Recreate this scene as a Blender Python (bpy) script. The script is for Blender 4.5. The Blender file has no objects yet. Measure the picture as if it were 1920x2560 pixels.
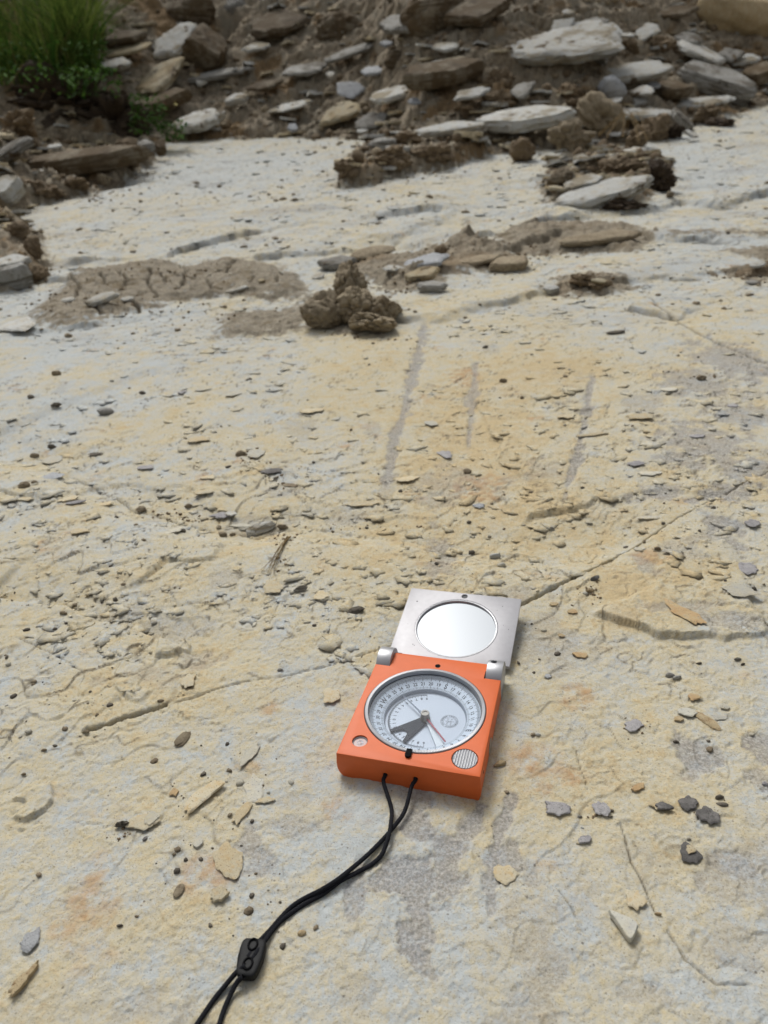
import bpy, bmesh, math, random
import numpy as np
from mathutils import Vector, Matrix, Euler

# ------------------------------------------------------------------ camera, sky, sun, exposure
SC = bpy.context.scene
COL = SC.collection
CAMZ = 0.28642                       # lens height above the rock (m)
PHI = math.radians(-17.545)          # heading of the compass against the view
FPX = 1886.0                         # focal length in photo pixels (1920 x 2560)
cph, sph = math.cos(PHI), math.sin(PHI)
def rz(v): return np.array([v[0]*cph - v[1]*sph, v[0]*sph + v[1]*cph, v[2]])
FWD = rz((-.26731891, .84554921, -.46215488)); RGT = rz((.96091007, .26977602, -.06223137))
FWD /= np.linalg.norm(FWD); RGT -= FWD*RGT.dot(FWD); RGT /= np.linalg.norm(RGT); UPV = np.cross(RGT, FWD)
CAM = np.array([0, 0, CAMZ])
cam = bpy.data.cameras.new('camera'); camo = bpy.data.objects.new('camera', cam); COL.objects.link(camo)
camo.matrix_world = Matrix(((RGT[0], UPV[0], -FWD[0], 0), (RGT[1], UPV[1], -FWD[1], 0), (RGT[2], UPV[2], -FWD[2], CAMZ), (0, 0, 0, 1)))
cam.sensor_fit = 'VERTICAL'; cam.sensor_height = 24; cam.sensor_width = 18; cam.lens = FPX/2560*24
cam.clip_start = 0.01; cam.clip_end = 200
cam.dof.use_dof = True; cam.dof.focus_distance = 0.385; cam.dof.aperture_fstop = 9.5
SC.camera = camo

SUN_EL, SUN_AZ = 52, -18             # azimuth from +Y (away from the lens), negative = left
W = bpy.data.worlds.new("World"); SC.world = W; W.use_nodes = True
wn = W.node_tree; bg = wn.nodes['Background']
sky = wn.nodes.new('ShaderNodeTexSky'); sky.sky_type = 'NISHITA'; sky.sun_disc = False
sky.sun_elevation = math.radians(SUN_EL); sky.sun_rotation = math.radians(SUN_AZ)
sky.dust_density = 6; sky.air_density = 1.2; sky.ozone_density = 2
hs = wn.nodes.new('ShaderNodeHueSaturation'); hs.inputs['Saturation'].default_value = 0.22
wn.links.new(sky.outputs[0], hs.inputs['Color']); wn.links.new(hs.outputs[0], bg.inputs[0])
bg.inputs[1].default_value = 0.10
sl = bpy.data.lights.new('sun', 'SUN'); sl.energy = 1.5; sl.angle = math.radians(18); sl.color = (1, .98, .945)
so = bpy.data.objects.new('sun', sl); COL.objects.link(so)
_e, _a = math.radians(SUN_EL), math.radians(SUN_AZ)
so.rotation_euler = Vector((math.sin(_a)*math.cos(_e), math.cos(_a)*math.cos(_e), math.sin(_e))).to_track_quat('Z', 'Y').to_euler()
SC.view_settings.view_transform = 'Standard'; SC.view_settings.look = 'None'
SC.view_settings.gamma = 1; SC.view_settings.use_curve_mapping = False
SC.view_settings.exposure = 0.23

# ------------------------------------------------------------------ helpers
RNG = np.random.default_rng(11)
_perm = np.random.default_rng(5).permutation(256).astype(np.int32); _perm = np.concatenate([_perm, _perm])
_ga = np.random.default_rng(6).uniform(0, 2*np.pi, 256); _gx = np.cos(_ga).astype(np.float32); _gy = np.sin(_ga).astype(np.float32)
def pn(x, y, seed=0):
    x = np.asarray(x, np.float32) + seed*17.31; y = np.asarray(y, np.float32) + seed*7.77
    xf = np.floor(x); yf = np.floor(y); fx = x-xf; fy = y-yf
    xi = xf.astype(np.int32) & 255; yi = yf.astype(np.int32) & 255
    x1 = (xi+1) & 255; y1 = (yi+1) & 255
    u = fx*fx*fx*(fx*(fx*6-15)+10); v = fy*fy*fy*(fy*(fy*6-15)+10)
    a, b = _perm[xi], _perm[x1]
    h00 = _perm[a+yi]; h10 = _perm[b+yi]; h01 = _perm[a+y1]; h11 = _perm[b+y1]
    n00 = _gx[h00]*fx+_gy[h00]*fy; n10 = _gx[h10]*(fx-1)+_gy[h10]*fy
    n01 = _gx[h01]*fx+_gy[h01]*(fy-1); n11 = _gx[h11]*(fx-1)+_gy[h11]*(fy-1)
    p = n00+u*(n10-n00); q = n01+u*(n11-n01)
    return 1.5*(p+v*(q-p))
def fbm(x, y, o=4, seed=0, g=.5):
    s = 0; a = 1; t = 0
    for i in range(o):
        s = s + a*pn(x*2**i, y*2**i, seed+i*3); t += a; a *= g
    return s/t
def ss(a, b, x):
    t = np.clip((x-a)/(b-a), 0, 1); return t*t*(3-2*t)

def pixray(px, py):
    d = FWD*FPX + RGT*(px-960) - UPV*(py-1280); return d/np.linalg.norm(d)

BX = np.array([-2.6, -1.4, -.95]); BY = np.array([3.3, 3.3, 3.35])
def rock0(x, y): return .02*y*y
def slopeh(x, y):
    s = y - np.interp(x, BXs, BYs); s = np.maximum(s, 0)
    return .40*(np.sqrt(s*s+.02)-.1414)+.10*s*s
def mound(x, y):
    dx = (x+1.42)/.55; dy = (y-2.75)/.62
    return .17*ss(1.0, .35, np.sqrt(dx*dx+dy*dy))
def base(x, y): return rock0(x, y)+slopeh(x, y)+mound(x, y)
def march(px, py, hf):
    d = pixray(px, py); t = np.geomspace(.15, 9, 900); P = CAM[None]+t[:, None]*d[None]
    f = P[:, 2]-hf(P[:, 0], P[:, 1]); i = np.argmax(f < 0)
    if not (f < 0).any(): i = len(t)-1
    if i == 0: return P[0]
    k = f[i-1]/(f[i-1]-f[i]+1e-12); return P[i-1]+(P[i]-P[i-1])*min(max(k, 0), 1)
_b = [march(px, py, rock0) for px, py in [(480, 350), (700, 346), (930, 350), (1100, 395), (1280, 395), (1500, 372), (1640, 340), (1800, 300), (1920, 262)]]
BXs = np.array([-4, -2.2, -1.2]+[p[0] for p in _b]+[4.0]); BYs = np.array([2.9, 2.9, 3.2]+[p[1] for p in _b]+[3.9])
def G(px, py): return march(px, py, base)
def depth(P): return (np.asarray(P)-CAM).dot(FWD)
def scl(P): return depth(P)/FPX

# ------------------------------------------------------------------ object helpers
def mesh_np(name, V, F, mat=None, smooth=True, parent=None, sharp=None):
    V = np.asarray(V, np.float32); F = np.asarray(F, np.int32)
    me = bpy.data.meshes.new(name); me.vertices.add(len(V)); me.vertices.foreach_set('co', V.ravel())
    k = F.shape[1]; me.loops.add(F.size); me.loops.foreach_set('vertex_index', F.ravel())
    me.polygons.add(len(F)); me.polygons.foreach_set('loop_start', np.arange(0, F.size, k, dtype=np.int32))
    me.polygons.foreach_set('loop_total', np.full(len(F), k, np.int32)) if False else None
    me.update(calc_edges=True)
    if smooth: me.polygons.foreach_set('use_smooth', np.ones(len(F), bool))
    if mat: me.materials.append(mat)
    o = bpy.data.objects.new(name, me); COL.objects.link(o)
    if parent: o.parent = parent
    return o
def bm_obj(name, bm, mat, parent=None, smooth=False, angle=35):
    bmesh.ops.recalc_face_normals(bm, faces=bm.faces)
    me = bpy.data.meshes.new(name); bm.to_mesh(me); bm.free()
    if mat: me.materials.append(mat)
    if smooth:
        me.polygons.foreach_set('use_smooth', np.ones(len(me.polygons), bool))
        try: me.set_sharp_from_angle(angle=math.radians(angle))
        except Exception: pass
    o = bpy.data.objects.new(name, me); COL.objects.link(o)
    if parent: o.parent = parent
    return o
def tag(o, label=None, cat=None, group=None, kind=None):
    if label: o['label'] = label
    if cat: o['category'] = cat
    if group: o['group'] = group
    if kind: o['kind'] = kind
    return o

# ------------------------------------------------------------------ materials
def newmat(name):
    m = bpy.data.materials.new(name); m.use_nodes = True; nt = m.node_tree
    b = nt.nodes['Principled BSDF']; return m, nt, b
def N(nt, t, **k):
    n = nt.nodes.new('ShaderNode'+t)
    for a, v in k.items(): setattr(n, a, v)
    return n
def noise(nt, co, scale, detail=4, rough=.6, lac=2, dist=0):
    n = N(nt, 'TexNoise'); n.inputs['Scale'].default_value = scale; n.inputs['Detail'].default_value = detail
    n.inputs['Roughness'].default_value = rough; n.inputs['Distortion'].default_value = dist
    nt.links.new(co, n.inputs['Vector']); return n.outputs['Fac']
def ramp(nt, f, a, b, c0=(0, 0, 0, 1), c1=(1, 1, 1, 1)):
    r = N(nt, 'ValToRGB'); e = r.color_ramp.elements; e[0].position = a; e[1].position = b
    e[0].color = c0; e[1].color = c1; nt.links.new(f, r.inputs[0]); return r.outputs[0]
def mix(nt, fac, a, b, mode='MIX'):
    m = N(nt, 'Mix', data_type='RGBA', blend_type=mode)
    for s, v in ((0, fac), (6, a), (7, b)):
        if hasattr(v, 'links') or hasattr(v, 'is_output'): nt.links.new(v, m.inputs[s])
        elif s == 0: m.inputs[0].default_value = v
        else: m.inputs[s].default_value = (*v, 1) if len(v) == 3 else v
    return m.outputs[2]
def math_(nt, op, a, b=None, clamp=False):
    m = N(nt, 'Math', operation=op, use_clamp=clamp)
    for i, v in enumerate((a, b)):
        if v is None: continue
        if hasattr(v, 'is_output'): nt.links.new(v, m.inputs[i])
        else: m.inputs[i].default_value = v
    return m.outputs[0]
def bump(nt, b, h, dist, strength=1, prev=None):
    n = N(nt, 'Bump'); n.inputs['Distance'].default_value = dist; n.inputs['Strength'].default_value = strength
    nt.links.new(h, n.inputs['Height'])
    if prev is not None: nt.links.new(prev, n.inputs['Normal'])
    nt.links.new(n.outputs[0], b.inputs['Normal']); return n.outputs[0]

def stone_mat(name, c1, c2, c3, s=60, soilamt=.0, strata=0.0):
    m, nt, b = newmat(name)
    tc = N(nt, 'TexCoord'); oi = N(nt, 'ObjectInfo')
    ad = N(nt, 'VectorMath', operation='ADD'); nt.links.new(tc.outputs['Object'], ad.inputs[0])
    sc_ = N(nt, 'VectorMath', operation='SCALE'); sc_.inputs['Scale'].default_value = 5.0
    cb = N(nt, 'CombineXYZ'); nt.links.new(oi.outputs['Random'], cb.inputs[0]); nt.links.new(oi.outputs['Random'], cb.inputs[1])
    nt.links.new(cb.outputs[0], sc_.inputs[0]); nt.links.new(sc_.outputs[0], ad.inputs[1]); co = ad.outputs[0]
    f = ramp(nt, noise(nt, co, s*.35, 5, .65), .38, .64)
    c = mix(nt, f, c1, c2)
    f2 = ramp(nt, noise(nt, co, s*1.6, 5, .7), .5, .72)
    c = mix(nt, f2, c, c3)
    if strata:
        mp = N(nt, 'Mapping'); mp.inputs['Scale'].default_value = (s*.25, s*.25, s*4); nt.links.new(co, mp.inputs[0])
        st = noise(nt, mp.outputs[0], 1, 3, .6)
        c = mix(nt, ramp(nt, st, .5, .62), c, tuple(v*.62 for v in c3))
    if soilamt:
        g = N(nt, 'NewGeometry'); 
        f3 = ramp(nt, noise(nt, co, s*.5, 6, .7), .62-soilamt*.3, .66-soilamt*.25)
        c = mix(nt, f3, c, (.105, .075, .042))
    sp = ramp(nt, noise(nt, co, s*9, 2, .5), .64, .70)
    c = mix(nt, sp, c, tuple(v*.45 for v in c3))
    hv = N(nt, 'HueSaturation'); nt.links.new(c, hv.inputs['Color'])
    nt.links.new(math_(nt, 'MULTIPLY_ADD', oi.outputs['Random'], .3), hv.inputs['Value'])
    hv.inputs['Value'].links[0].from_node.inputs[2].default_value = .85
    nt.links.new(hv.outputs[0], b.inputs['Base Color']); b.inputs['Roughness'].default_value = .92
    b.inputs['Specular IOR Level'].default_value = .25
    p = bump(nt, b, noise(nt, co, s*1.2, 8, .7), .25/s, .8)
    bump(nt, b, noise(nt, co, s*14, 3, .6), .02/s, .8, p)
    return m
WHT, GRY, CRM, BRN = (.50, .505, .48), (.23, .225, .21), (.41, .34, .215), (.155, .115, .068)
M = {
 'pale': stone_mat('pale_limestone', WHT, (.44, .435, .40), (.45, .39, .28), 30, .10, 1),
 'cream': stone_mat('cream_limestone', CRM, (.38, .35, .27), (.40, .30, .16), 30, .08, 1),
 'grey': stone_mat('grey_limestone', (.26, .25, .225), (.34, .335, .31), (.19, .17, .135), 30, .12, 1),
 'brown': stone_mat('brown_limestone', (.15, .12, .08), (.21, .18, .13), (.12, .085, .05), 25, .5, 1),
 'blue': stone_mat('bluish_limestone', (.34, .355, .37), (.40, .405, .40), (.28, .28, .29), 30, 0, 0),
 'soil': stone_mat('brown_soil', (.150, .110, .066), (.23, .175, .112), (.09, .062, .036), 90, 0, 0),
 'clay': stone_mat('tan_clay', (.225, .18, .118), (.31, .26, .18), (.14, .105, .062), 90, 0, 0),
 'darksoil': stone_mat('dark_root_soil', (.040, .028, .018), (.065, .046, .028), (.020, .014, .010), 90, 0, 0),
 'flake_y': stone_mat('ochre_flake', (.49, .41, .265), (.47, .44, .34), (.48, .35, .18), 160, 0, 0),
 'flake_w': stone_mat('pale_flake', (.47, .46, .40), (.49, .44, .32), (.42, .415, .39), 160, 0, 0),
 'flake_g': stone_mat('lilac_grey_flake', (.27, .26, .265), (.34, .33, .32), (.18, .17, .17), 200, 0, 0),
 'flake_d': stone_mat('dark_crust', (.10, .095, .09), (.19, .18, .17), (.05, .046, .042), 300, 0, 0),
 'peb_b': stone_mat('brown_pebble', (.19, .15, .10), (.26, .22, .15), (.12, .09, .06), 260, 0, 0),
 'peb_d': stone_mat('dark_pebble', (.10, .088, .07), (.16, .14, .11), (.06, .05, .042), 260, 0, 0),
 'ochre': stone_mat('ochre_stone', (.36, .275, .155), (.40, .33, .21), (.22, .13, .06), 160, 0, 0),
 'rust': stone_mat('rusty_flake', (.45, .36, .21), (.43, .27, .13), (.40, .34, .24), 120, 0, 0),
}
def plain(name, col, rough=.5, metal=0, nb=0, ns=3000, var=0, spec=.5):
    m, nt, b = newmat(name); tc = N(nt, 'TexCoord')
    n = noise(nt, tc.outputs['Object'], ns, 4, .6)
    n2 = noise(nt, tc.outputs['Object'], ns*.08, 4, .6)
    f = math_(nt, 'MULTIPLY', n2, var)
    c = mix(nt, f, col, tuple(v*.55 for v in col)); nt.links.new(c, b.inputs['Base Color'])
    b.inputs['Roughness'].default_value = rough; b.inputs['Metallic'].default_value = metal
    b.inputs['Specular IOR Level'].default_value = spec
    if nb: bump(nt, b, n, nb, .6)
    return m

# ------------------------------------------------------------------ ground
ROWS, COLS = 1290, 850
yy = np.concatenate([np.geomspace(.06, 9, 6000)]); ee = np.degrees(np.arctan2(base(0*yy, yy)-CAMZ, yy))
ee = np.maximum.accumulate(ee+np.arange(len(ee))*1e-9)
_el = np.linspace(-70, 24, 2000); _w = np.cumsum(np.where(_el < -15, 1.0, np.where(_el < 1, 2.2, 1.1))); _w = (_w-_w[0])/(_w[-1]-_w[0])
gy = np.interp(np.interp(np.linspace(0, 1, ROWS), _w, _el), ee, yy); gu = np.linspace(-.70, .70, COLS)
Y = np.repeat(gy[:, None], COLS, 1); X = gu[None]*(Y+.15)
Y = Y.astype(np.float32); X = X.astype(np.float32)
x, y = X.ravel(), Y.ravel()

def polyw(pts): return np.array([G(*p)[:2] for p in pts])
def pdist(poly, x, y, lim=None):
    """signed distance (positive = left of the direction), and 0..1 taper at ends"""
    L = np.concatenate([[0], np.cumsum(np.hypot(*(poly[1:]-poly[:-1]).T))]); T = L[-1]
    best = np.full(x.shape, 1e9, np.float32); sg = np.zeros_like(best); tt = np.zeros_like(best)
    for i in range(len(poly)-1):
        a, b = poly[i], poly[i+1]; d = b-a; l2 = d.dot(d)
        t = np.clip(((x-a[0])*d[0]+(y-a[1])*d[1])/l2, 0, 1)
        ex = x-a[0]-t*d[0]; ey = y-a[1]-t*d[1]; q = ex*ex+ey*ey
        c = np.sign(d[0]*(y-a[1])-d[1]*(x-a[0]))
        m = q < best; best[m] = q[m]; sg[m] = c[m]; tt[m] = (L[i]+t[m]*math.sqrt(l2))/T
    return np.sqrt(best)*sg, tt
def ellw(cx, cy, rx, ry):
    c = G(cx, cy); l = G(cx-rx, cy); r = G(cx+rx, cy); u = G(cx, cy-ry); d = G(cx, cy+ry)
    return c, np.hypot(*(r-l)[:2])/2, (r-l)[:2], np.hypot(*(u-d)[:2])/2
def ellmask(cx, cy, rx, ry, x, y, rot=0):
    """soft distance field 1 in the middle, 0 at rim, negative outside"""
    c, a, _, b = ellw(cx, cy, rx, ry); dx = x-c[0]; dy = y-c[1]
    if rot:
        k, s = math.cos(rot), math.sin(rot); dx, dy = dx*k+dy*s, -dx*s+dy*k
    return 1-np.sqrt((dx/a)**2+(dy/b)**2)
def inpoly(poly, x, y):
    ins = np.zeros(x.shape, bool); n = len(poly)
    for i in range(n):
        (x1, y1), (x2, y2) = poly[i], poly[(i+1) % n]
        c = ((y1 > y) != (y2 > y)); ins ^= c & (x < (x2-x1)*(y-y1)/(y2-y1+1e-12)+x1)
    return ins

wx = .012*fbm(x*22, y*22, 3, 40); wy = .012*fbm(x*22, y*22, 3, 50)       # raggedness
fn = fbm(x*70, y*70, 3, 60)
far = ss(.6, 1.8, y)
h = base(x, y)
# compass footprint kept calm
cl = np.array([0.0355, 0.400])
P_ = lambda q: rz((np.array([q[0], q[1], q[2]])*1e-3-np.array([.11139954, -.24859951, .27037849])))+np.array([0, 0, CAMZ])
cl = P_((35, 60, 0))[:2]
calm = 1-np.exp(-(((x-cl[0])**2+(y-cl[1])**2)/.085**2))
h += (.0035*fbm(x*4, y*4, 3, 1)+.0009*fbm(x*18, y*18, 3, 2))*(.15+.85*calm) - .0006
# shingled flaking of the bedding surface: each plate rises gently towards the lens and breaks off
def shingle(P, amp, seed, thr, warp=1.4, skew=.25):
    s = (-y+skew*x)/P+warp*fbm(x/(2.0*P), y/(2.6*P), 3, seed)
    fr = s-np.floor(s); m = ss(thr, thr+.22, fbm(x/(4.5*P), y/(4.5*P), 3, seed+9)+.05)
    a = amp*m*(.35+.65*np.abs(pn(np.floor(s)*3.7, x/(3*P), seed)))
    gr = np.exp(-((np.minimum(fr, 1-fr)-.0)/(.016+.0006/P))**2)
    return a*(fr**2)-a*.55*np.exp(-(fr/.06)**2), m*gr
s1, g1 = shingle(.030, .0021, 100, .0, 2.2); s2, g2 = shingle(.011, .0012, 200, -.02, 2.4); s3, g3 = shingle(.075, .0020, 300, .14, 2.2)
s4, g4 = shingle(.0060, .00085, 400, -.10, 2.4)
s5, g5 = shingle(.0165, .0015, 500, .04, 2.6, -.3)
near = ss(1.4, .3, y); bot = ss(.16, .34, y)
rel = .42+.45*np.exp(-((y-.62)/.30)**2)
h += (s1*rel+s5*rel+s3*(.3+far)*bot)*(.2+.8*calm)*(.35+.65*bot)+(s2*rel+s4)*(.4+.6*calm)*(.45+.55*bot)
h += .00025*fbm(x*420, y*420, 2, 21)*near + .0007*fbm(x*130, y*130, 3, 22)*near + .0026*fbm(x*22, y*60, 4, 23, .7)*far + .006*np.abs(fbm(x*7, y*22, 4, 24, .7))*far
pit = fbm(x*150, y*150, 2, 31); h -= .0008*ss(.36, .5, pit)*(.2+.8*calm)*(.35+.65*bot)

soil = np.zeros_like(x); stain = np.zeros_like(x); dirt_shade = np.zeros_like(x); mudc = np.zeros_like(x)
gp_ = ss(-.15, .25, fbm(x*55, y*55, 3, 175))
dirt_shade = np.maximum(dirt_shade, np.clip(.95*gp_*np.maximum(np.maximum(g1, g5), np.maximum(.8*g2, g3*far))*(.25+.75*bot)*(.3+.7*calm), 0, 1))  # shade under flake edges, painted as dark groove lines in this mask
# ---- ledges: (pixels left to right, height, decay, face width); far side is the high side
def y_far(pts): return pts[0][1] < 830
def ledge(pts, hgt, decay, face, rag=1.0, shadeline=.0, gap=0):
    global h, dirt_shade
    sd, t = pdist(polyw(pts), x+wx*rag, y+wy*rag)
    tap = ss(0, .08, t)*ss(1, .92, t); sp = np.maximum(sd, 0)
    vr = .45+.9*ss(-.35, .35, fbm(x*5, y*5, 3, 35)); fc = face*(1+.3*far)*(.5+1.4*ss(-.2, .4, fbm(x*9, y*9, 2, 36)))
    h += hgt*vr*tap*ss(-fc, fc, sd+.6*wy)*np.exp(-sp/decay)
    if y_far(pts): gap = max(gap, .004); shadeline = max(shadeline, .8)
    bk = ss(-.1, .25, fbm(x*8, y*8, 3, 37)); h -= gap*bk*tap*np.exp(-((sd+fc)/(face*.9))**2)
    if shadeline: dirt_shade = np.maximum(dirt_shade, shadeline*bk*tap*np.exp(-((sd+fc)/(face*.8))**2))  # painted shade: dark line along the ledge foot
def crack(pts, w, dep, rag=.4, d_=1.0, soilfill=0):
    global h, dirt_shade, soil
    sd, t = pdist(polyw(pts), x+wx*rag, y+wy*rag); tap = ss(0, .05, t)*ss(1, .95, t)
    ww = w*(.55+.9*np.abs(fn)*1.6)
    k = np.exp(-(sd/ww)**2)*tap; h -= dep*k; dirt_shade = np.maximum(dirt_shade, d_*k)
# main fracture crossing the frame, near side a touch proud
FR = [(200, 1832), (330, 1790), (420, 1757), (600, 1708), (830, 1660), (1080, 1585), (1310, 1503), (1480, 1418), (1640, 1325), (1770, 1262), (1920, 1190), (2050, 1120)]
crack(FR[5:], .0013, .010, .12, 1)
crack(FR[:3], .0013, .006, .2, 1); crack(FR[2:6], .0006, .002, .35, .7)
sd, t = pdist(polyw(FR), x+wx*.15, y+wy*.15)
h += .0035*ss(.0015, -.0015, sd)*np.exp(np.minimum(sd, 0)/.09)*ss(.45, .7, t)
# long trough where the upper plate ends
TR = [(-80, 1090), (150, 1165), (350, 1258), (520, 1308), (640, 1322), (760, 1305), (960, 1322), (1150, 1362), (1380, 1380), (1560, 1330), (1690, 1262)]
sd, t = pdist(polyw(TR), x+wx*.6, y+wy*.6); tap = ss(0, .03, t)*ss(1, .9, t)
h -= .0075*np.exp(-(sd/.022)**2)*tap; h -= .006*ss(.0, .03, sd)*np.exp(-np.maximum(sd, 0)/.25)*tap
crack(TR[1:6], .0010, .003, .9, .7); crack(TR[5:9], .0007, .0012, 1.0, .55)
LT = [(-60, 1478), (150, 1512), (320, 1570), (470, 1625), (600, 1690)]
sd, t = pdist(polyw(LT), x+wx*.5, y+wy*.5); tap = ss(0, .03, t)*ss(1, .7, t)
h -= .0075*ss(-.001, .004, sd)*np.exp(-np.maximum(sd, 0)/.035)*tap
ledge([(1290, 1295), (1420, 1270), (1480, 1240), (1660, 1222), (1730, 1232), (1830, 1228), (1960, 1240)], .0035, .10, .0012, .9, .3, .0006)
ledge([(1480, 1520), (1530, 1556), (1600, 1578), (1730, 1590), (1800, 1600), (1960, 1606)], .0036, .10, .0020, .9, .4, .0008)
ledge([(-40, 1210), (60, 1245), (110, 1240)], .004, .06, .001, .6, .5, .0015)
ledge([(-30, 1250), (90, 1248), (270, 1192), (430, 1204), (560, 1245)], .002, .05, .001, 1, .3, .0008)
ledge([(340, 1458), (410, 1400), (470, 1402), (530, 1395), (560, 1345)], .0030, .05, .0009, .7, .3, .001)
ledge([(20, 2062), (60, 2062), (110, 2040), (135, 2005), (105, 1950)], .0022, .05, .0007, .4, .3, .0008)
ledge([(290, 1700), (320, 1755), (350, 1762), (385, 1722)], .0016, .03, .0006, .4, .3, .0006)
ledge([(380, 1640), (440, 1632), (490, 1602)], .0030, .05, .0008, .4, .4, .001)
crack([(40, 1590), (130, 1635), (215, 1680)], .0005, .0016, .15, .9)
crack([(1555, 2050), (1580, 2150), (1620, 2230), (1645, 2290)], .0004, .0012, .15, .8)
crack([(1670, 2320), (1720, 2400), (1795, 2460), (1880, 2462)], .0005, .0010, .15, .6)
crack([(1395, 2225), (1425, 2270), (1440, 2300)], .0004, .0009, .15, .5)
crack([(1440, 1870), (1460, 1930), (1475, 1975)], .0003, .0009, .15, .6)
crack([(700, 1470), (680, 1540), (660, 1590)], .0003, .0009, .2, .6)
crack([(1400, 1500), (1420, 1440)], .0006, .001, .3, .5)
# upper ledges
ledge([(130, 690), (230, 660), (420, 645), (600, 590), (760, 562), (900, 568), (1060, 548), (1170, 545)], .011, .45, .006, 1.2, .1)
ledge([(-60, 705), (60, 712), (200, 705)], .008, .3, .006, 1.2, .1)
ledge([(880, 790), (1000, 800), (1120, 800), (1190, 778), (1300, 752), (1420, 725), (1600, 705), (1780, 690), (1960, 670)], .007, .35, .006, 1.2, .35, .002)
ledge([(1160, 660), (1300, 632), (1440, 585), (1560, 580), (1640, 612), (1800, 605), (1960, 590)], .009, .30, .007, 1.2, .25)
ledge([(1330, 565), (1480, 550), (1600, 540), (1700, 512), (1800, 520), (1960, 480)], .015, .35, .008, 1.0, .6, .006)
ledge([(1100, 640), (1250, 590), (1400, 560)], .012, .3, .006, 1, .2)
ledge([(620, 650), (760, 642), (840, 632), (950, 640)], .014, .25, .005, 1, .2)
ledge([(1560, 770), (1640, 790), (1700, 800)], .006, .2, .004, 1, .3, .002)
crack([(1620, 740), (1665, 790), (1740, 835), (1900, 900), (1990, 930)], .002, .004, .5, .9)
ledge([(-50, 850), (200, 820), (500, 780), (760, 730)], .006, .3, .008, 1.6)
ledge([(1180, 470), (1400, 455), (1700, 470)], .006, .3, .006, 2)

# ---- mud: flat cracked patches and soil piles
def mud(pts, thick, col=1.0, rag=1.6, crumb=.35):
    global h, soil, mudc
    pw = polyw(pts); sd, t = pdist(np.vstack([pw, pw[:1]]), x+wx*rag, y+wy*rag)
    ins = inpoly(pw, x+wx*rag, y+wy*rag); d = np.where(ins, np.abs(sd), -np.abs(sd))
    m = ss(-.02, .03, d+.03*fn+.03*fbm(x*34, y*34, 4, 78, .7)); h += thick*ss(0, .05, d)+(crumb*thick+.008)*m*fbm(x*24, y*30, 5, 77, .7)
    soil = np.maximum(soil, m*col); mudc = np.maximum(mudc, m)
mud([(105, 832), (60, 790), (150, 720), (170, 690), (260, 668), (410, 652), (480, 668), (580, 640), (660, 655), (760, 690), (800, 760), (560, 748), (420, 770), (250, 815)], .010, .62)
mud([(530, 800), (560, 780), (700, 770), (780, 750), (830, 790), (760, 830), (600, 850), (520, 850)], .006, .6)
mud([(1230, 600), (1290, 575), (1400, 565), (1520, 560), (1600, 570), (1640, 600), (1610, 640), (1450, 640), (1300, 652), (1240, 640)], .008, .75, 1.6, .6)
mud([(1640, 598), (1780, 585), (1990, 568), (1990, 594), (1800, 600), (1660, 612)], .004, .6)
mud([(1780, 632), (1860, 617), (1990, 615), (1990, 650), (1900, 655)], .006, .7)
mud([(880, 650), (980, 640), (1100, 625), (1180, 600), (1250, 620), (1300, 640), (1320, 680), (1220, 680), (1080, 700), (960, 720), (860, 690)], .010, .8, 1.8, .7)
mud([(930, 715), (1000, 680), (1130, 690), (1110, 730), (1000, 735), (930, 728)], .008, .8)
mud([(840, 480), (850, 430), (930, 370), (1060, 350), (1200, 360), (1230, 390), (1150, 420), (1050, 435), (930, 470)], .05, 1, 2.0, .7)
mud([(0, 560), (-80, 545), (-80, 450), (60, 430), (200, 400), (400, 400), (340, 440), (250, 480), (90, 520)], .05, 1, 2.0, .7)
mud([(-60, 740), (-60, 560), (60, 550), (110, 600), (135, 690), (90, 712), (40, 730)], .03, 1, 1.6, .7)
mud([(1340, 480), (1380, 400), (1500, 370), (1680, 400), (1690, 440), (1620, 520), (1500, 535), (1380, 530)], .02, .95, 1.4, .7)
mud([(1345, 735), (1400, 700), (1480, 690), (1560, 700), (1600, 720), (1540, 735), (1440, 745)], .008, .9, 1.4, .7)
mud([(1780, 690), (1850, 672), (1990, 660), (1990, 690), (1870, 705)], .008, 1, 1.4, .7)
mud([(1150, 600), (1172, 560), (1180, 590), (1200, 630), (1150, 640)], .01, .8, .6)
mud([(760, 800), (820, 740), (960, 740), (1010, 790), (960, 840), (850, 830)], .004, .7, 1.2)
for pts in ([(255, 700), (268, 726)], [(380, 690), (375, 730), (395, 760)], [(400, 700), (425, 726)], [(520, 715), (535, 735), (560, 738)], [(560, 700), (590, 680)], [(690, 700), (700, 725)], [(640, 705), (632, 730)], [(180, 700), (205, 730), (190, 765)], [(300, 690), (320, 720), (300, 745)], [(450, 665), (470, 700), (450, 740)], [(600, 660), (560, 690), (520, 712)], [(230, 780), (260, 800)], [(330, 760), (350, 790)], [(720, 680), (700, 700)], [(430, 700), (480, 715), (520, 712)]):
    crack(pts, .0028, .013, .7, 1)
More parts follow.
